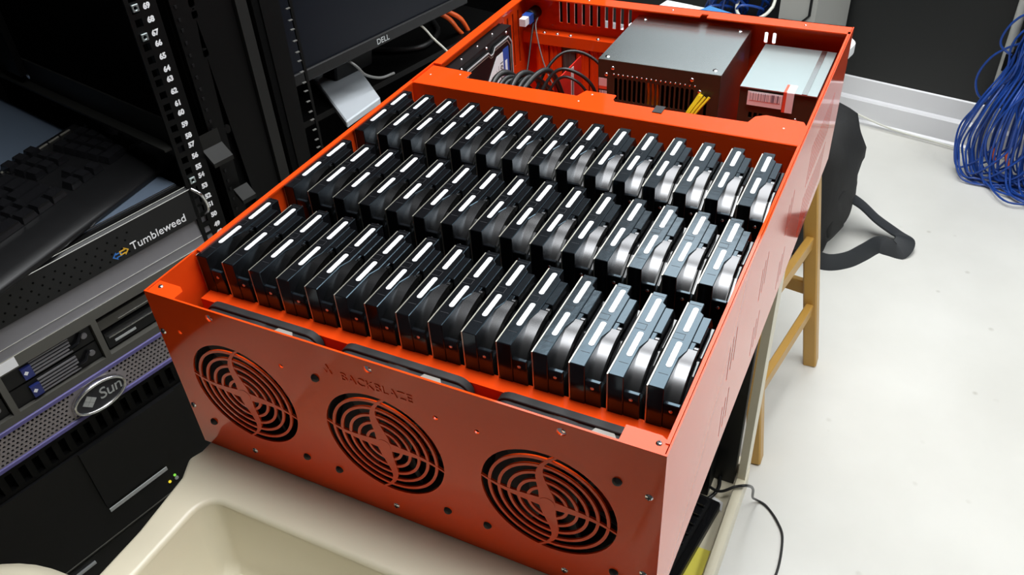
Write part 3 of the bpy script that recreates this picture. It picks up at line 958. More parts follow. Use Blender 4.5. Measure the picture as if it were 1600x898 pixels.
# ------------------------------------------------------------------ backpack
bp = thing('backpack', 'black backpack slumped on the floor beyond the wooden stool', 'backpack', (0.275, 1.80, FLOOR), math.radians(-14))
m = bmesh.new()
bmesh.ops.create_cube(m, size=1)
bmesh.ops.subdivide_edges(m, edges=m.edges[:], cuts=7, use_grid_fill=True)
for v in m.verts:
    x, y, z = v.co * 2
    q = 1 - 0.10 * abs(x) ** 3 - 0.08 * abs(y) ** 3
    s = (1 - 0.13 * max(0, z) ** 3)
    nx = x * (1 - 0.16 * (abs(z) ** 4) - 0.10 * abs(y) ** 4)
    ny = y * (1 - 0.20 * (abs(z) ** 3) - 0.14 * abs(x) ** 4)
    nz = z * (1 - 0.06 * abs(x) ** 4 - 0.05 * abs(y) ** 4)
    v.co = Vector((nx * 0.145 * s, ny * 0.115 * s + 0.02 * nz, nz * 0.195 + 0.186)) + Vector((0.006 * math.sin(9 * z + 5 * y), 0.006 * math.sin(7 * z + 6 * x), 0))
mb = MB()
mb.bm.free()
mb.bm = m
mb.build('main_bag', 'bag', bp, smooth=60)
m = MB()
m.prism(rrect(-0.105, 0.105, 0.04, 0.23, 0.04, 5), -0.145, -0.10, 'y')
m.build('front_pocket', 'bag', bp, bevel=0.016, bseg=3, smooth=50)
m = MB()
m.prism(rrect(-0.075, 0.080, 0.05, 0.20, 0.04, 5), 0.115, 0.143, 'x')
m.build('side_pocket', 'bag', bp, bevel=0.012, bseg=3, smooth=50)
MB().tube(spline([(-0.05, 0.0, 0.36), (-0.035, -0.01, 0.393), (0.035, -0.01, 0.393), (0.05, 0.0, 0.36)]), 0.008, 8).build('carry_handle', 'strap', bp, smooth=60)
MB().tube(spline([(-0.11, -0.075, 0.29), (-0.02, -0.112, 0.325), (0.08, -0.09, 0.305), (0.128, 0.01, 0.27), (0.13, 0.08, 0.18)]), 0.004, 6).build('zip', 'black_glossy', bp, smooth=60)
MB().box(0.070, 0.094, -0.098, -0.088, 0.315, 0.345).build('tag', 'foot_silver', bp, label='pale blue luggage tag')
# the strap lies on the floor in front of the bag (bag frame)
Rb = Matrix.Rotation(math.radians(14), 3, 'Z')


def tobag(p):
    return Rb @ (Vector(p) - Vector((0.275, 1.80, FLOOR)))


MB().tube([tobag(p) for p in spline([(0.37, 1.84, -0.71), (0.445, 1.86, -0.755), (0.50, 1.85, -0.79), (0.555, 1.84, -0.815), (0.582, 1.815, -0.815), (0.575, 1.785, -0.830), (0.545, 1.785, -0.838), (0.520, 1.785, -0.835), (0.490, 1.735, -0.835), (0.455, 1.685, -0.838), (0.405, 1.655, -0.838), (0.34, 1.67, -0.835)], 8)],
          0, 8, flat=(0.029, 0.0045)).build('shoulder_strap', 'strap', bp, smooth=50)

# ------------------------------------------------------------------ blue network cables and post by the back wall
pt = thing('equipment_stand', 'light grey metal stand post hung with blue cables by the back wall', 'stand', room(0.567, 2.235, FLOOR), YAW)
MB().cyl((0, 0, 0.0), 0.013, 1.6, 'z', 16).build('post', 'tower', pt, smooth=40)
MB().box(0.0, 0.60, -0.03, 0.02, 0.31, 0.36).build('cross_bar', 'black_paint', pt)
MB().box(0.58, 0.62, -0.02, 0.05, 0.0, 1.6).build('post', 'black_paint', pt)
MB().box(-0.05, 0.64, -0.04, 0.07, 1.5, 1.54).build('cross_bar', 'black_paint', pt)
BG = 'blue network cables tangled by the back wall'
BL = 'blue network cable in the tangle hanging by the back wall'
rnd = random.Random(3)
for k in range(48):
    f_ = k / 47
    R_ = rnd.random
    n0 = 0.60 + 0.20 * R_()
    u0 = 2.15 + 0.05 * R_()
    pin = 0.575 + 0.15 * f_ + 0.02 * R_()
    lb = 0.505 + 0.25 * f_ + 0.03 * R_()
    u1 = 2.20 - 0.10 * R_()
    fz = FLOOR + 0.006 + 0.012 * R_()
    ctrl = [room(n0, u0, 0.05), room(n0 - 0.02 + 0.04 * R_(), u0, -0.20), room(pin + 0.03 * R_(), u0, -0.40), room(pin, u0, -0.52),
            room((pin + lb) / 2 - 0.005, u1, -0.60 - 0.03 * R_()), room(lb, u1, -0.70 - 0.04 * R_()), room(lb + 0.01, u1 - 0.01, -0.79)]
    if k % 3 == 0:
        ctrl += [room(lb + 0.05, u1 - 0.03, fz), room(lb + 0.13, u1 - 0.05 * R_(), fz), room(lb + 0.22, u1 + 0.02, fz + 0.05 * R_()), room(lb + 0.26, u1 + 0.03, -0.70)]
    elif k % 3 == 1:
        ctrl += [room(lb + 0.035, u1 - 0.02, -0.825), room(lb + 0.085, u1 - 0.02, -0.80 + 0.03 * R_()), room(lb + 0.10 + 0.03 * R_(), u1, -0.70), room(lb + 0.09, u1 + 0.02, -0.60)]
    else:
        ctrl += [room(lb + 0.04, u1 - 0.04, fz), room(lb + 0.10, u1 - 0.09 * R_(), fz), room(lb + 0.19, u1 - 0.10 * R_() - 0.03, fz), room(lb + 0.30, u1 - 0.06, fz)]
    cable('network_cable', ctrl, 0.0033, 'cable_blue', BL, group=BG, seg=6, sub=7)
for k, ctrl in enumerate(([(0.70, 2.19, -0.33), (0.60, 2.18, -0.355), (0.565, 2.18, -0.385), (0.548, 2.18, -0.43), (0.553, 2.18, -0.46), (0.585, 2.18, -0.48)],
                          [(0.60, 2.18, -0.44), (0.567, 2.18, -0.463), (0.537, 2.18, -0.495), (0.518, 2.18, -0.54), (0.516, 2.18, -0.58), (0.532, 2.18, -0.615), (0.56, 2.18, -0.63)],
                          [(0.72, 2.13, -0.52), (0.66, 2.12, -0.56), (0.615, 2.11, -0.64), (0.60, 2.11, -0.72), (0.63, 2.11, -0.79), (0.72, 2.10, -0.825)])):
    cable('network_cable', [room(*c) for c in ctrl], 0.0034, 'cable_blue', ('blue cable loop curling over the grey post at the top', 'single blue cable loop bulging out to the left, above the tangle', 'bright blue cable looping low at the front of the tangle')[k], group=BG)
for n_, u_, lab in ((0.62, 2.05, 'orange cable clip deep in the blue cable tangle'), (0.66, 2.04, 'orange cable clip low in the blue cable tangle'), (0.72, 2.06, 'orange cable clip at the right of the blue tangle')):
    cable('orange_cable', [room(n_, u_ + 0.08, -0.74), room(n_ + 0.01, u_ + 0.07, -0.76), room(n_ + 0.02, u_ + 0.07, -0.785)], 0.005, 'cable_orange', lab)
cable('floor_wire', [room(-0.25, 2.27, FLOOR + 0.11), room(0.0, 2.268, FLOOR + 0.085), room(0.08, 2.266, FLOOR + 0.07), room(0.18, 2.264, FLOOR + 0.04), room(0.30, 2.262, FLOOR + 0.018), room(0.45, 2.26, FLOOR + 0.012), room(0.60, 2.25, FLOOR + 0.008)], 0.0032, 'cable_white', 'cream wire sagging along the white baseboard')

# ------------------------------------------------------------------ things behind the server
tb = thing('white_table', 'white table with rounded corner behind the red server', 'table', room(-0.05, 0.86, FLOOR), YAW)
MB().prism(rrect(0.075, 0.502, -0.28, 0.312, 0.03, 5), 0.725, 0.75).build('table_top', 'table_white', tb, bevel=0.003)
for x in (0.10, 0.35):
    for y in (-0.245, 0.28):
        MB().cyl((x, y, 0), 0.018, 0.725, 'z', 16).build('leg', 'tower', tb, smooth=40)
TZ = FLOOR + 0.75
pp = MB().prism(rrect(0.028, 0.092, 0.93, 1.165, 0.002, 1), TZ, TZ + 0.002).build('paper_sheets', 'white_paper')
pp.location = ORG
pp.rotation_euler = (0, 0, YAW)
tag(pp, 'white paper sheets on the table behind the red server', 'paper')
fo = thing('blue_folder', 'blue folder lying beside white papers on the rear table', 'folder', room(0.13, 1.05, TZ), YAW - 0.25)
MB().box(-0.035, 0.035, -0.10, 0.12, 0, 0.004).build('cover', 'folder_blue', fo)
MB().box(0.035, 0.055, -0.10, 0.12, 0, 0.003).build('spine', 'tower', fo)
tw = thing('computer_tower', 'light grey computer tower with a black angled line, against the back wall', 'computer', room(-0.035, 1.98, FLOOR), YAW)
MB().box(0, 0.112, 0, 0.30, 0.004, 0.62).build('case', 'tower', tw, bevel=0.006, bseg=2)
MB().tube([(0.070, -0.002, 0.425), (0.094, -0.002, 0.452), (0.094, -0.002, 0.60)], 0.004, 6).build('trim_line', 'black_plastic', tw)
MB().box(0.01, 0.09, -0.004, 0.0, 0.41, 0.428).build('vent_slot', 'black_plastic', tw)
for x in (0.02, 0.092):
    MB().box(x - 0.012, x + 0.012, 0.02, 0.28, 0, 0.004).build('foot', 'black_rubber', tw)
eb = thing('equipment_box', 'black equipment box buried in blue cables left of the grey tower', 'box', room(-0.295, 1.93, FLOOR), YAW)
MB().box(0, 0.24, 0, 0.30, 0, 0.40).build('case', 'black_plastic', eb, bevel=0.006)
MB().box(0.02, 0.22, -0.003, 0, 0.30, 0.37).build('face_plate', 'grey_dark', eb)
rnd2 = random.Random(11)
for k in range(16):
    n0 = -0.28 + 0.19 * rnd2.random()
    u0 = 1.92 + 0.22 * rnd2.random()
    z0 = FLOOR + 0.404
    ctrl = [room(n0, u0, z0), room(n0 + 0.05 * rnd2.random(), u0 - 0.03, z0 + 0.05 + 0.06 * rnd2.random()), room(n0 + 0.07, u0 + 0.03, z0 + 0.03 + 0.05 * rnd2.random()), room(n0 + 0.05, u0 + 0.06, z0 + 0.004)]
    cable('network_cable', ctrl, 0.0042, 'cable_blue', 'blue cable coiled on the black equipment box behind the table', group='blue cables on the equipment box', seg=6)
cable('ring_cable', [room(-0.10 + 0.055 * math.cos(a * PI / 6), 1.95 + 0.055 * math.sin(a * PI / 6), FLOOR + 0.47 + 0.03 * math.sin(a * PI / 6)) for a in range(13)], 0.005, 'cable_white', 'pale ring of coiled cable on the black equipment box')

# ------------------------------------------------------------------ server racks (local axes: x = out of rack, y = along rack, z = up)
RZ = -FLOOR


def rthing(name, label, cat, z=0.0, group=None):
    return thing(name, label, cat, ORG + Vector((0, 0, z)), YAW, group)


rk = rthing('server_rack', 'black server rack with numbered rail holding the keyboard and grey server', 'rack', FLOOR)
zs = []
z = 0.2602 + 4 * 0.04445
k = 0
while z > -0.25:
    zs.append(z)
    z -= 0.0127 if k % 3 == 2 else 0.015875
    k += 1
hol = [rect(-0.0185, -0.0095, q + RZ - 0.0046, q + RZ + 0.0046) for q in zs]
post = MB().plate(rect(-0.024, 0.014, 0.0, 2.0), hol, -0.0025, 0.0, 'x').build('rail_post', 'black_paint', rk, label='black rail with square holes and white numbers')
MB().box(-0.045, -0.0025, 0.010, 0.014, 0, 2.0).build('rail_flange', 'black_paint', rk)
MB().box(-0.0025, 0.0, -0.50, -0.462, 0, 2.0).box(-0.045, -0.0025, -0.50, -0.496, 0, 2.0).build('rail_post', 'black_paint', rk)
for i, q in enumerate(zs):
    num = 69 + 12 - i
    t_ = text('rail_number', str(num), 0.0090, frame((0.0001, -0.0035, q + RZ - 0.0030), (0, 1, 0), (0, 0, 1)), 'label_white', rk, 0.00015, spacing=0.95, bold=0.00045)
for q in (zs[12] + 0.002, zs[14], zs[27]):
    nut = MB().plate(rect(-0.0180, -0.0100, q + RZ - 0.0042, q + RZ + 0.0042), [circ(-0.0140, q + RZ, 0.0022, 12)], 0.0002, 0.0030, 'x')
    nut.build('cage_nut', 'steel_light', rk, bevel=0.0004)
for y0, y1 in ((-0.50, -0.46), (-0.02, 0.014)):
    MB().box(-0.62, -0.58, y0, y1, 0, 2.0).build('rear_post', 'black_paint', rk)
MB().box(-0.76, -0.75, -0.62, 0.13, 0, 2.0).build('rear_door', 'black_matte', rk)
MB().box(-0.76, 0.0, -0.62, 0.13, 2.0, 2.03).build('top_panel', 'black_paint', rk)
sp = MB()
oh = [circ(0.0, 0, 0.004, 10)]
MB().plate(rect(0.034, 0.116, 0, 2.0), [rrect(0.058, 0.066, q + RZ, q + RZ + 0.012, 0.004, 3) for q in (0.236, 0.222, 0.173, 0.068, -0.03)], -0.012, -0.009, 'x').build('side_frame', 'black_paint', rk)
MB().box(-0.75, -0.020, 0.034, 0.116, 0, 2.0).build('side_frame', 'black_matte', rk)
sd = MB()
for q in zs:
    sd.box(-0.0085, -0.0075, 0.0385, 0.0415, q + RZ - 0.002, q + RZ + 0.002)
sd.build('side_frame_dimples', 'bezel', rk)
MB().box(-0.03, -0.004, 0.118, 0.134, 0, 2.0).build('corner_strip', 'corner_strip', rk)
# slide rails inside the rack
sr = MB()
sr.box(-0.58, -0.003, -0.020, -0.017, 0.086 + RZ, 0.124 + RZ)
sr.box(-0.58, -0.003, -0.034, -0.017, 0.086 + RZ, 0.089 + RZ)
sr.build('slide_rail', 'bracket', rk)
MB().box(-0.40, -0.36, -0.030, -0.020, 0.10 + RZ, 0.8 + RZ).build('cable_bracket', 'black_paint', rk)
screw(rk, (-0.335, -0.030, 0.108 + RZ), 'y', 0.005, -1)
fl = MB()
fl.prism([(-0.001, 0.086), (0.0, 0.066), (0.018, 0.052), (0.018, 0.046), (-0.002, 0.058)], 0.014, 0.044, 'y', Matrix.Translation((-0.002, 0, RZ)))
fl.build('rail_bracket', 'bracket', rk)
MB().prism([(-0.001, -0.005), (0.014, -0.018), (0.014, -0.024), (-0.001, -0.014)], 0.040, 0.062, 'y', Matrix.Translation((0, 0, RZ))).build('rail_bracket', 'bracket', rk)

r2 = rthing('neighbour_rack', 'second black rack standing beside the numbered rack, holding the monitor', 'rack', FLOOR)
dsh = []
MB().plate(rect(0.150, 0.200, 0, 2.0), [rect(0.186, 0.194, q + RZ - 0.0046, q + RZ + 0.0046) for q in zs], -0.0025, 0, 'x').build('rail_post', 'black_paint', r2)
lp = MB()
for q in zs:
    lp.box(-0.0025, 0.0006, 0.1885, 0.1945, q + RZ - 0.0058, q + RZ - 0.0046)
lp.build('lit_hole_lips', 'rubber_grey', r2)  # paler grey stands in for light caught on the holes' lower edges
MB().box(-0.75, -0.0025, 0.140, 0.150, 0, 2.0).build('side_panel', 'black_matte', r2)
MB().box(-0.0025, 0.0, 0.72, 0.75, 0, 2.0).build('rail_post', 'black_paint', r2)
MB().box(-0.76, -0.75, 0.135, 1.0, 0, 2.0).build('rear_door', 'black_matte', r2)
MB().box(-0.75, 0.0, 0.95, 0.96, 0, 2.0).build('side_panel', 'black_matte', r2)
MB().box(-0.76, 0.0, 0.135, 1.0, 2.0, 2.03).build('top_panel', 'black_paint', r2)
MB().box(-0.74, -0.08, 0.150, 0.74, -0.022 + RZ, -0.012 + RZ).build('shelf', 'black_paint', r2)

# monitor
mo = rthing('monitor', 'black flat monitor with dark screen on the neighbouring rack shelf', 'monitor', -0.012)
zb = 0.012
MB().plate(rect(0.188, 0.600, 0.062 + zb, 0.400 + zb), [rect(0.204, 0.584, 0.080 + zb, 0.386 + zb)], -0.075, -0.050, 'x').build('bezel', 'bezel', mo, bevel=0.0015)
MB().box(-0.070, -0.054, 0.203, 0.585, 0.079 + zb, 0.387 + zb).build('screen', 'screen', mo)
MB().box(-0.105, -0.075, 0.23, 0.56, 0.09 + zb, 0.37 + zb).build('back_shell', 'bezel', mo, bevel=0.006)
MB().prism([(-0.16, 0.010), (-0.125, 0.010), (-0.105, 0.12), (-0.105, 0.24), (-0.125, 0.24)], 0.345, 0.43, 'y').build('stand_neck', 'bezel', mo, bevel=0.003)
MB().prism([(-0.22, 0.36), (-0.0061, 0.2553), (-0.0206, 0.3422), (-0.0767, 0.3734), (-0.22, 0.45)], 0.0, 0.012).build('stand_foot', 'foot_silver', mo, bevel=0.002, label='pale silver monitor stand foot')
text('lettering', 'DELL', 0.0125, frame((-0.0498, 0.393, 0.0665 + zb), (0, 1, 0), (0, 0, 1)), 'silver_bar', mo, 0.0003, align='CENTER')
for c_, r_, mname, lab in (([(-0.09, 0.315, 0.075), (-0.05, 0.327, 0.053), (-0.05, 0.345, 0.030), (-0.05, 0.375, 0.013), (-0.055, 0.41, 0.006)], 0.0022, 'cable_grey', 'grey cable hanging below the monitor'),
                           ([(-0.08, 0.46, 0.09), (-0.06, 0.49, 0.058), (-0.055, 0.51, 0.03), (-0.05, 0.53, 0.005), (-0.04, 0.545, -0.02)], 0.0020, 'cable_white', 'thin white cable hanging right of the monitor stand'),
                           ([(-0.13, 0.575, 0.05), (-0.10, 0.598, 0.027), (-0.10, 0.62, 0.0), (-0.10, 0.642, -0.03), (-0.11, 0.65, -0.06)], 0.0042, 'cable_orange', 'left one of two orange fibre cables beside the red server rim'),
                           ([(-0.13, 0.60, 0.04), (-0.10, 0.622, 0.023), (-0.10, 0.642, 0.0), (-0.10, 0.654, -0.03), (-0.11, 0.66, -0.06)], 0.0042, 'cable_orange', 'right one of two orange fibre cables beside the red server rim'),
                           ([(-0.20, 0.47, -0.006), (-0.14, 0.50, -0.006), (-0.11, 0.54, -0.006), (-0.13, 0.60, -0.006), (-0.18, 0.64, -0.006)], 0.005, 'cable_black', 'black cable lying on the shelf under the monitor')):
    o = MB().tube(spline(c_), r_, 8).build('hanging_cable', mname, smooth=60)
    o.location = ORG
    o.rotation_euler = (0, 0, YAW)
    tag(o, lab, 'cable')

# thin black server with white wordmark
tu = rthing('slim_server', 'slim black rack server with white Tumbleweed wordmark under the keyboard', 'server', -0.0195)
zz = 0.0195
MB().box(-0.60, -0.006, -0.462, -0.028, 0.002, 0.0325 + zz).build('chassis', 'black_paint', tu)
MB().box(-0.60, -0.016, -0.462, -0.0285, 0.0325 + zz, 0.034 + zz).build('lid', 'server_lid', tu, label='blue grey server lid')
MB().box(-0.0168, -0.0155, -0.462, -0.029, 0.0335 + zz, 0.0345 + zz).build('lid_edge', 'chrome', tu)
MB().prism([(-0.006, 0.0015), (0, 0.0025), (0, 0.0285 + zz), (-0.004, 0.031 + zz), (-0.006, 0.0315 + zz)], -0.478, -0.012, 'y').build('front_bezel', 'black_plastic', tu)
MB().box(-0.0008, 0.0006, -0.478, -0.020, 0.0275 + zz, 0.0285 + zz).box(-0.0045, -0.0030, -0.478, -0.022, 0.0316 + zz, 0.0324 + zz).build('bezel_trim', 'chrome', tu)
vh = MB()
for i in range(26):
    for j in range(4):
        vh.cyl((0.0, -0.46 + i * 0.0135 + 0.0055 * (j % 2), -0.010 + j * 0.0085 + zz), 0.0014, 0.0003, 'x', 8)
vh.build('vent_holes', 'black_matte', tu)
cu = text('lettering', 'Tumbleweed', 0.0155, Matrix.Identity(4), 'label_white', None, 0.0003)
xs = [v.co.x for v in cu.data.vertices]
sc_ = 0.080 / (max(xs) - min(xs))
cu.data.transform(frame((0.0004, -0.1195, -0.0105 + zz), (0, 1, 0), (0, 0, 1)) @ Matrix.Scale(sc_, 4, (1, 0, 0)))
cu.parent = tu
em = MB()
e0, ez = -0.145, -0.0068 + zz
em.plate([(e0, ez), (e0 + 0.006, ez + 0.0055), (e0 + 0.006, ez + 0.003), (e0 + 0.0125, ez + 0.003), (e0 + 0.0125, ez - 0.003), (e0 + 0.006, ez - 0.003), (e0 + 0.006, ez - 0.0055)],
         [[(e0 + 0.002, ez), (e0 + 0.0048, ez - 0.0026), (e0 + 0.0048, ez - 0.0016), (e0 + 0.0112, ez - 0.0016), (e0 + 0.0112, ez + 0.0016), (e0 + 0.0048, ez + 0.0016), (e0 + 0.0048, ez + 0.0026)]], 0.0001, 0.0006, 'x')
em.build('arrow_emblem', 'ink_blue', tu)
em = MB()
e0, ez = -0.1225, -0.0058 + zz
em.plate([(e0, ez), (e0 - 0.006, ez + 0.0055), (e0 - 0.006, ez + 0.003), (e0 - 0.0125, ez + 0.003), (e0 - 0.0125, ez - 0.003), (e0 - 0.006, ez - 0.003), (e0 - 0.006, ez - 0.0055)],
         [[(e0 - 0.002, ez), (e0 - 0.0048, ez - 0.0026), (e0 - 0.0048, ez - 0.0016), (e0 - 0.0112, ez - 0.0016), (e0 - 0.0112, ez + 0.0016), (e0 - 0.0048, ez + 0.0016), (e0 - 0.0048, ez + 0.0026)]], 0.0002, 0.0008, 'x')
em.build('arrow_emblem', 'ink_yellow', tu)
eh = MB().tube(spline([(0.002, -0.020, 0.028 + zz), (0.010, -0.014, 0.020 + zz), (0.011, -0.010, 0.005 + zz), (0.010, -0.010, -0.006 + zz), (0.002, -0.012, -0.014 + zz)]), 0.0022, 8)
eh.build('ear_handle', 'chrome', tu, smooth=60)

# grey server with purple grille
su = rthing('grey_server', 'grey rack server with purple perforated grille and oval Sun badge', 'server', -0.197)
q0 = 0.197
MB().box(-0.62, -0.03, -0.462, -0.028, 0.0, -0.0205 + q0).build('chassis', 'grey_dark', su)
MB().prism([(-0.03, -0.0205 + q0), (-0.0055, -0.0205 + q0), (-0.002, -0.043 + q0), (-0.001, -0.0565 + q0), (-0.03, -0.0565 + q0)], -0.478, -0.004, 'y').build('top_bezel', 'grey_server', su)
MB().box(-0.0025, -0.0012, -0.478, -0.004, -0.0436 + q0, -0.0428 + q0).box(-0.0012, 0.0002, -0.478, -0.004, -0.0572 + q0, -0.0560 + q0).build('bezel_trim', 'chrome', su)
MB().plate(rect(-0.478, -0.004, 0.056, 0.1405), [rect(-0.316, -0.2015, 0.067, 0.1235), rect(-0.194, -0.012, 0.067, 0.1255), rect(-0.44, -0.3235, 0.067, 0.1235)], -0.012, 0, 'x').build('face_frame', 'grey_dark', su)
MB().box(-0.03, -0.024, -0.478, -0.004, 0.0, 0.14).build('bay_back', 'black_matte', su)
for y0 in (-0.316, -0.4385):
    for z0 in (0.068, 0.0965):
        cd = MB().box(-0.024, -0.006, y0 + 0.001, y0 + 0.113, z0, z0 + 0.0262).build('drive_caddy', 'black_plastic', su, bevel=0.0008)
        for k in range(5):
            MB().box(-0.006, -0.0035, y0 + 0.034, y0 + 0.084, z0 + 0.003 + k * 0.0047, z0 + 0.0048 + k * 0.0047).build('fin', 'grey_server', cd)
        MB().box(-0.006, -0.001, y0 + 0.022, y0 + 0.034, z0 + 0.004, z0 + 0.020).build('release_tab', 'blue_tab', cd, bevel=0.0008)
        MB().prism([(y0 + 0.026, z0 + 0.010), (y0 + 0.029, z0 + 0.013), (y0 + 0.026, z0 + 0.016), (y0 + 0.023, z0 + 0.013)], -0.001, -0.0006, 'x').build('tab_mark', 'label_white', cd)
        MB().tube([(-0.005, y0 + 0.082, z0 + 0.008), (-0.002, y0 + 0.092, z0 + 0.012), (-0.004, y0 + 0.100, z0 + 0.020)], 0.0025, 6).build('latch', 'black_glossy', cd, smooth=60)
        MB().cyl((-0.006, y0 + 0.103, z0 + 0.014), 0.004, 0.002, 'x', 12).build('lamp_window', 'grey_server', cd)
od = MB().box(-0.024, -0.008, -0.190, -0.016, 0.070, 0.094).build('optical_drive', 'black_plastic', su, bevel=0.001)
MB().box(-0.008, -0.006, -0.186, -0.03, 0.0855, 0.0875).build('tray_lip', 'chrome', od)
MB().box(-0.008, -0.0065, -0.180, -0.150, 0.076, 0.079).build('eject_key', 'silver_bar', od)
MB().box(-0.024, -0.012, -0.190, -0.016, 0.098, 0.112).build('blank_cover', 'grey_dark', su)
MB().box(-0.012, -0.0105, -0.165, -0.03, 0.1015, 0.1030).build('cover_line', 'chrome', su)
MB().box(0.0, 0.0004, -0.345, -0.293, 0.1255, 0.1395).build('asset_sticker', 'label_white', su, label='white sticker above the drive bays')
MB().plate(rect(-0.478, -0.004, 0.003, 0.056), [rect(-0.470, -0.012, 0.0095, 0.0495)], -0.010, 0.002, 'x').build('grille_frame', 'purple', su, bevel=0.001)
hx = []
for i in range(78):
    for j in range(7):
        y = -0.466 + i * 0.0058 + (0.0029 if j % 2 else 0)
        zc = 0.0125 + j * 0.0057
        if ((y + 0.2295) / 0.040) ** 2 + ((zc - 0.0265) / 0.025) ** 2 < 1 or y < -0.44:
            continue
        hx.append(circ(y, zc, 0.0019, 6))
MB().plate(rect(-0.4695, -0.0125, 0.0092, 0.0498), hx, -0.002, 0.0, 'x').build('grille', 'grille_silver', su)
bdg = thing_b = MB()
oval = lambda a, b, n_=40: [(-0.2295 + a * math.cos(2 * PI * i / n_), 0.0262 + b * math.sin(2 * PI * i / n_)) for i in range(n_)]
bdg.plate(oval(0.0365, 0.0215), [oval(0.0325, 0.0175)], 0.0, 0.0085, 'x')
bg = bdg.build('badge_rim', 'chrome', su, bevel=0.0012, smooth=50)
MB().prism(oval(0.0327, 0.0177), 0.0, 0.0055, 'x').build('badge_face', 'ink', su)
text('badge_lettering', 'Sun', 0.0235, frame((0.0058, -0.2315, 0.0195), (0, 1, 0), (0, 0, 1)), 'silver_bar', su, 0.0004, shear=0.12, spacing=0.92)
dmd = MB()
for i in range(2):
    for j in range(2):
        c = (-0.2445 + (i - j) * 0.0050, 0.0265 + (i + j - 1) * 0.0050)
        dmd.prism([(c[0], c[1] + 0.0047), (c[0] + 0.0047, c[1]), (c[0], c[1] - 0.0047), (c[0] - 0.0047, c[1])], 0.0054, 0.0062, 'x')
dmd.build('badge_emblem', 'silver_bar', su)

# black vented unit and the big black server below it
vu = rthing('vent_panel', 'black louvred rack panel just below the purple grille', 'panel', -0.236)
MB().plate(rect(-0.478, -0.004, 0.0, 0.038), [rect(-0.472 + k * 0.0175, -0.463 + k * 0.0175, 0.006, 0.032) for k in range(26)], -0.012, -0.004, 'x').build('louvre_plate', 'black_paint', vu)
MB().box(-0.05, -0.014, -0.478, -0.004, 0.0, 0.038).build('filter', 'black_matte', vu)
bs = rthing('black_server', 'large smooth black rack server with a silver bar and two tiny lamps', 'server', -0.405)
MB().box(-0.62, 0.0, -0.478, -0.004, 0, 0.168).build('front_case', 'black_plastic', bs, bevel=0.003)
MB().box(0.0, 0.004, -0.285, -0.140, 0.062, 0.168).build('door', 'black_plastic', bs, bevel=0.002)
MB().box(0.004, 0.0055, -0.284, -0.193, 0.0515, 0.0575).build('silver_bar', 'silver_bar', bs, bevel=0.0008)
MB().cyl((0.0, -0.196, 0.024), 0.0022, 0.0015, 'x', 10).build('status_lamp', 'led_yellow', bs)
MB().cyl((0.0, -0.186, 0.029), 0.0020, 0.0015, 'x', 10).build('status_lamp', 'led_green', bs)
MB().cyl((0.0, -0.185, 0.022), 0.0030, 0.0015, 'x', 10).build('power_key', 'silver_bar', bs)
MB().box(0.0, 0.001, -0.478, -0.01, 0.003, 0.0045).build('seam', 'grey_dark', bs)
ls = rthing('lower_server', 'black rack server at the bottom of the rack, mostly hidden by the cart', 'server', -0.60)
MB().box(-0.62, -0.004, -0.478, -0.004, 0, 0.19).build('front_case', 'black_plastic', ls, bevel=0.003)
MB().box(-0.004, -0.001, -0.37, -0.33, 0.176, 0.180).build('badge', 'silver_bar', ls)

# keyboard on top of the slim server
X_ = Nv * -0.292 + Uv * 0.956
kb = thing('keyboard', 'black full size keyboard lying askew on the slim black server', 'keyboard', room(-0.070, 0.031, 0.0342), math.atan2(X_.y, X_.x))
KL, KD = 0.46, 0.186
pr = [(0.0, 0.0), (KD, 0.0), (KD, 0.024), (KD - 0.012, 0.027), (0.058, 0.018), (0.012, 0.014), (0.0, 0.008)]
MB().prism(pr, -KL, 0.0, 'x').build('base', 'black_plastic', kb, bevel=0.0025, bseg=2, smooth=40)
kms = {}


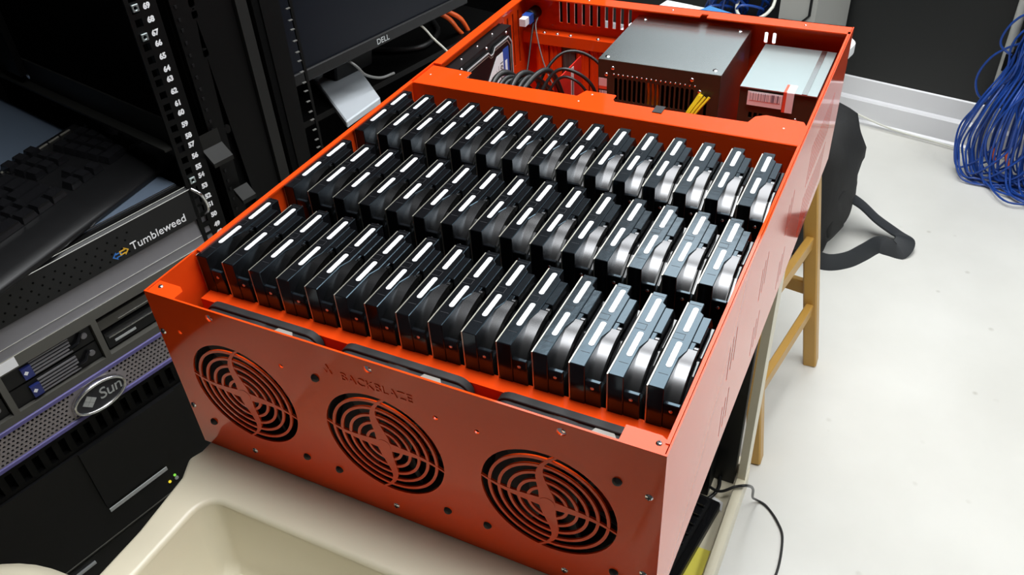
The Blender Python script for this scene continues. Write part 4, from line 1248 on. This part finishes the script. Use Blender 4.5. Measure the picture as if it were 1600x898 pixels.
def keymesh(w):
    if w not in kms:
        m = MB()
        b0, t0 = w * 0.0095 - 0.0008, w * 0.0095 - 0.0032
        lo = [m.bm.verts.new(p) for p in ((-b0, -0.0087, 0), (b0, -0.0087, 0), (b0, 0.0087, 0), (-b0, 0.0087, 0))]
        hi = [m.bm.verts.new(p) for p in ((-t0, -0.0066, 0.0085), (t0, -0.0066, 0.0085), (t0, 0.0072, 0.0092), (-t0, 0.0072, 0.0092))]
        m.bm.faces.new(lo[::-1])
        m.bm.faces.new(hi)
        for i in range(4):
            m.bm.faces.new((lo[i], lo[(i + 1) % 4], hi[(i + 1) % 4], hi[i]))
        kms[w] = m.mesh('key', 'black_glossy', bevel=0.0009, bseg=2)
    return kms[w]


def key(x, row, w=1.0):
    o = bpy.data.objects.new('key', keymesh(w))
    COL.objects.link(o)
    o.parent = kb
    y = 0.066 + row * 0.019 + (0.004 if row == 5 else 0)
    o.location = (x, y, 0.0186 + (y - 0.058) * 0.078)
    o.rotation_euler = (0.078, 0, 0)


P_ = 0.019
xr = -0.016
for row, nk in ((4, 4), (3, 3), (2, 3), (1, 3)):
    for c in range(nk if nk == 4 else 3):
        key(xr - P_ * c - (P_ if nk != 4 else 0), row)
key(xr, 3)
key(xr, 1)
key(xr - P_, 0)
key(xr - 2.5 * P_, 0, 2.0)
key(xr, 0)
xn = xr - 4.45 * P_
for row in (5, 4, 3):
    for c in range(3):
        key(xn - P_ * c, row)
for c in range(3):
    key(xn - P_ * c, 0)
key(xn - P_, 1)
xm = xn - 3.4 * P_
for row in range(6):
    x = xm
    ws = {5: [1] * 13, 4: [2] + [1] * 13, 3: [1.5] + [1] * 12 + [1.5], 2: [2.25] + [1] * 11 + [1.75], 1: [2.75] + [1] * 10 + [2.25], 0: [1.25, 1.25, 1.25, 6.0, 1.25, 1.25, 1.25]}[row]
    x += P_ * 0.5
    for w in ws:
        key(x - w * P_ / 2, row, float(w))
        x -= w * P_ * (1.12 if row == 5 else 1.0)
for c in range(8):
    MB().box(-0.030 - c * 0.0205 - 0.0172, -0.030 - c * 0.0205, KD - 0.0165, KD - 0.0145, 0.0265, 0.0282).build('media_key', 'pcb_edge', kb)
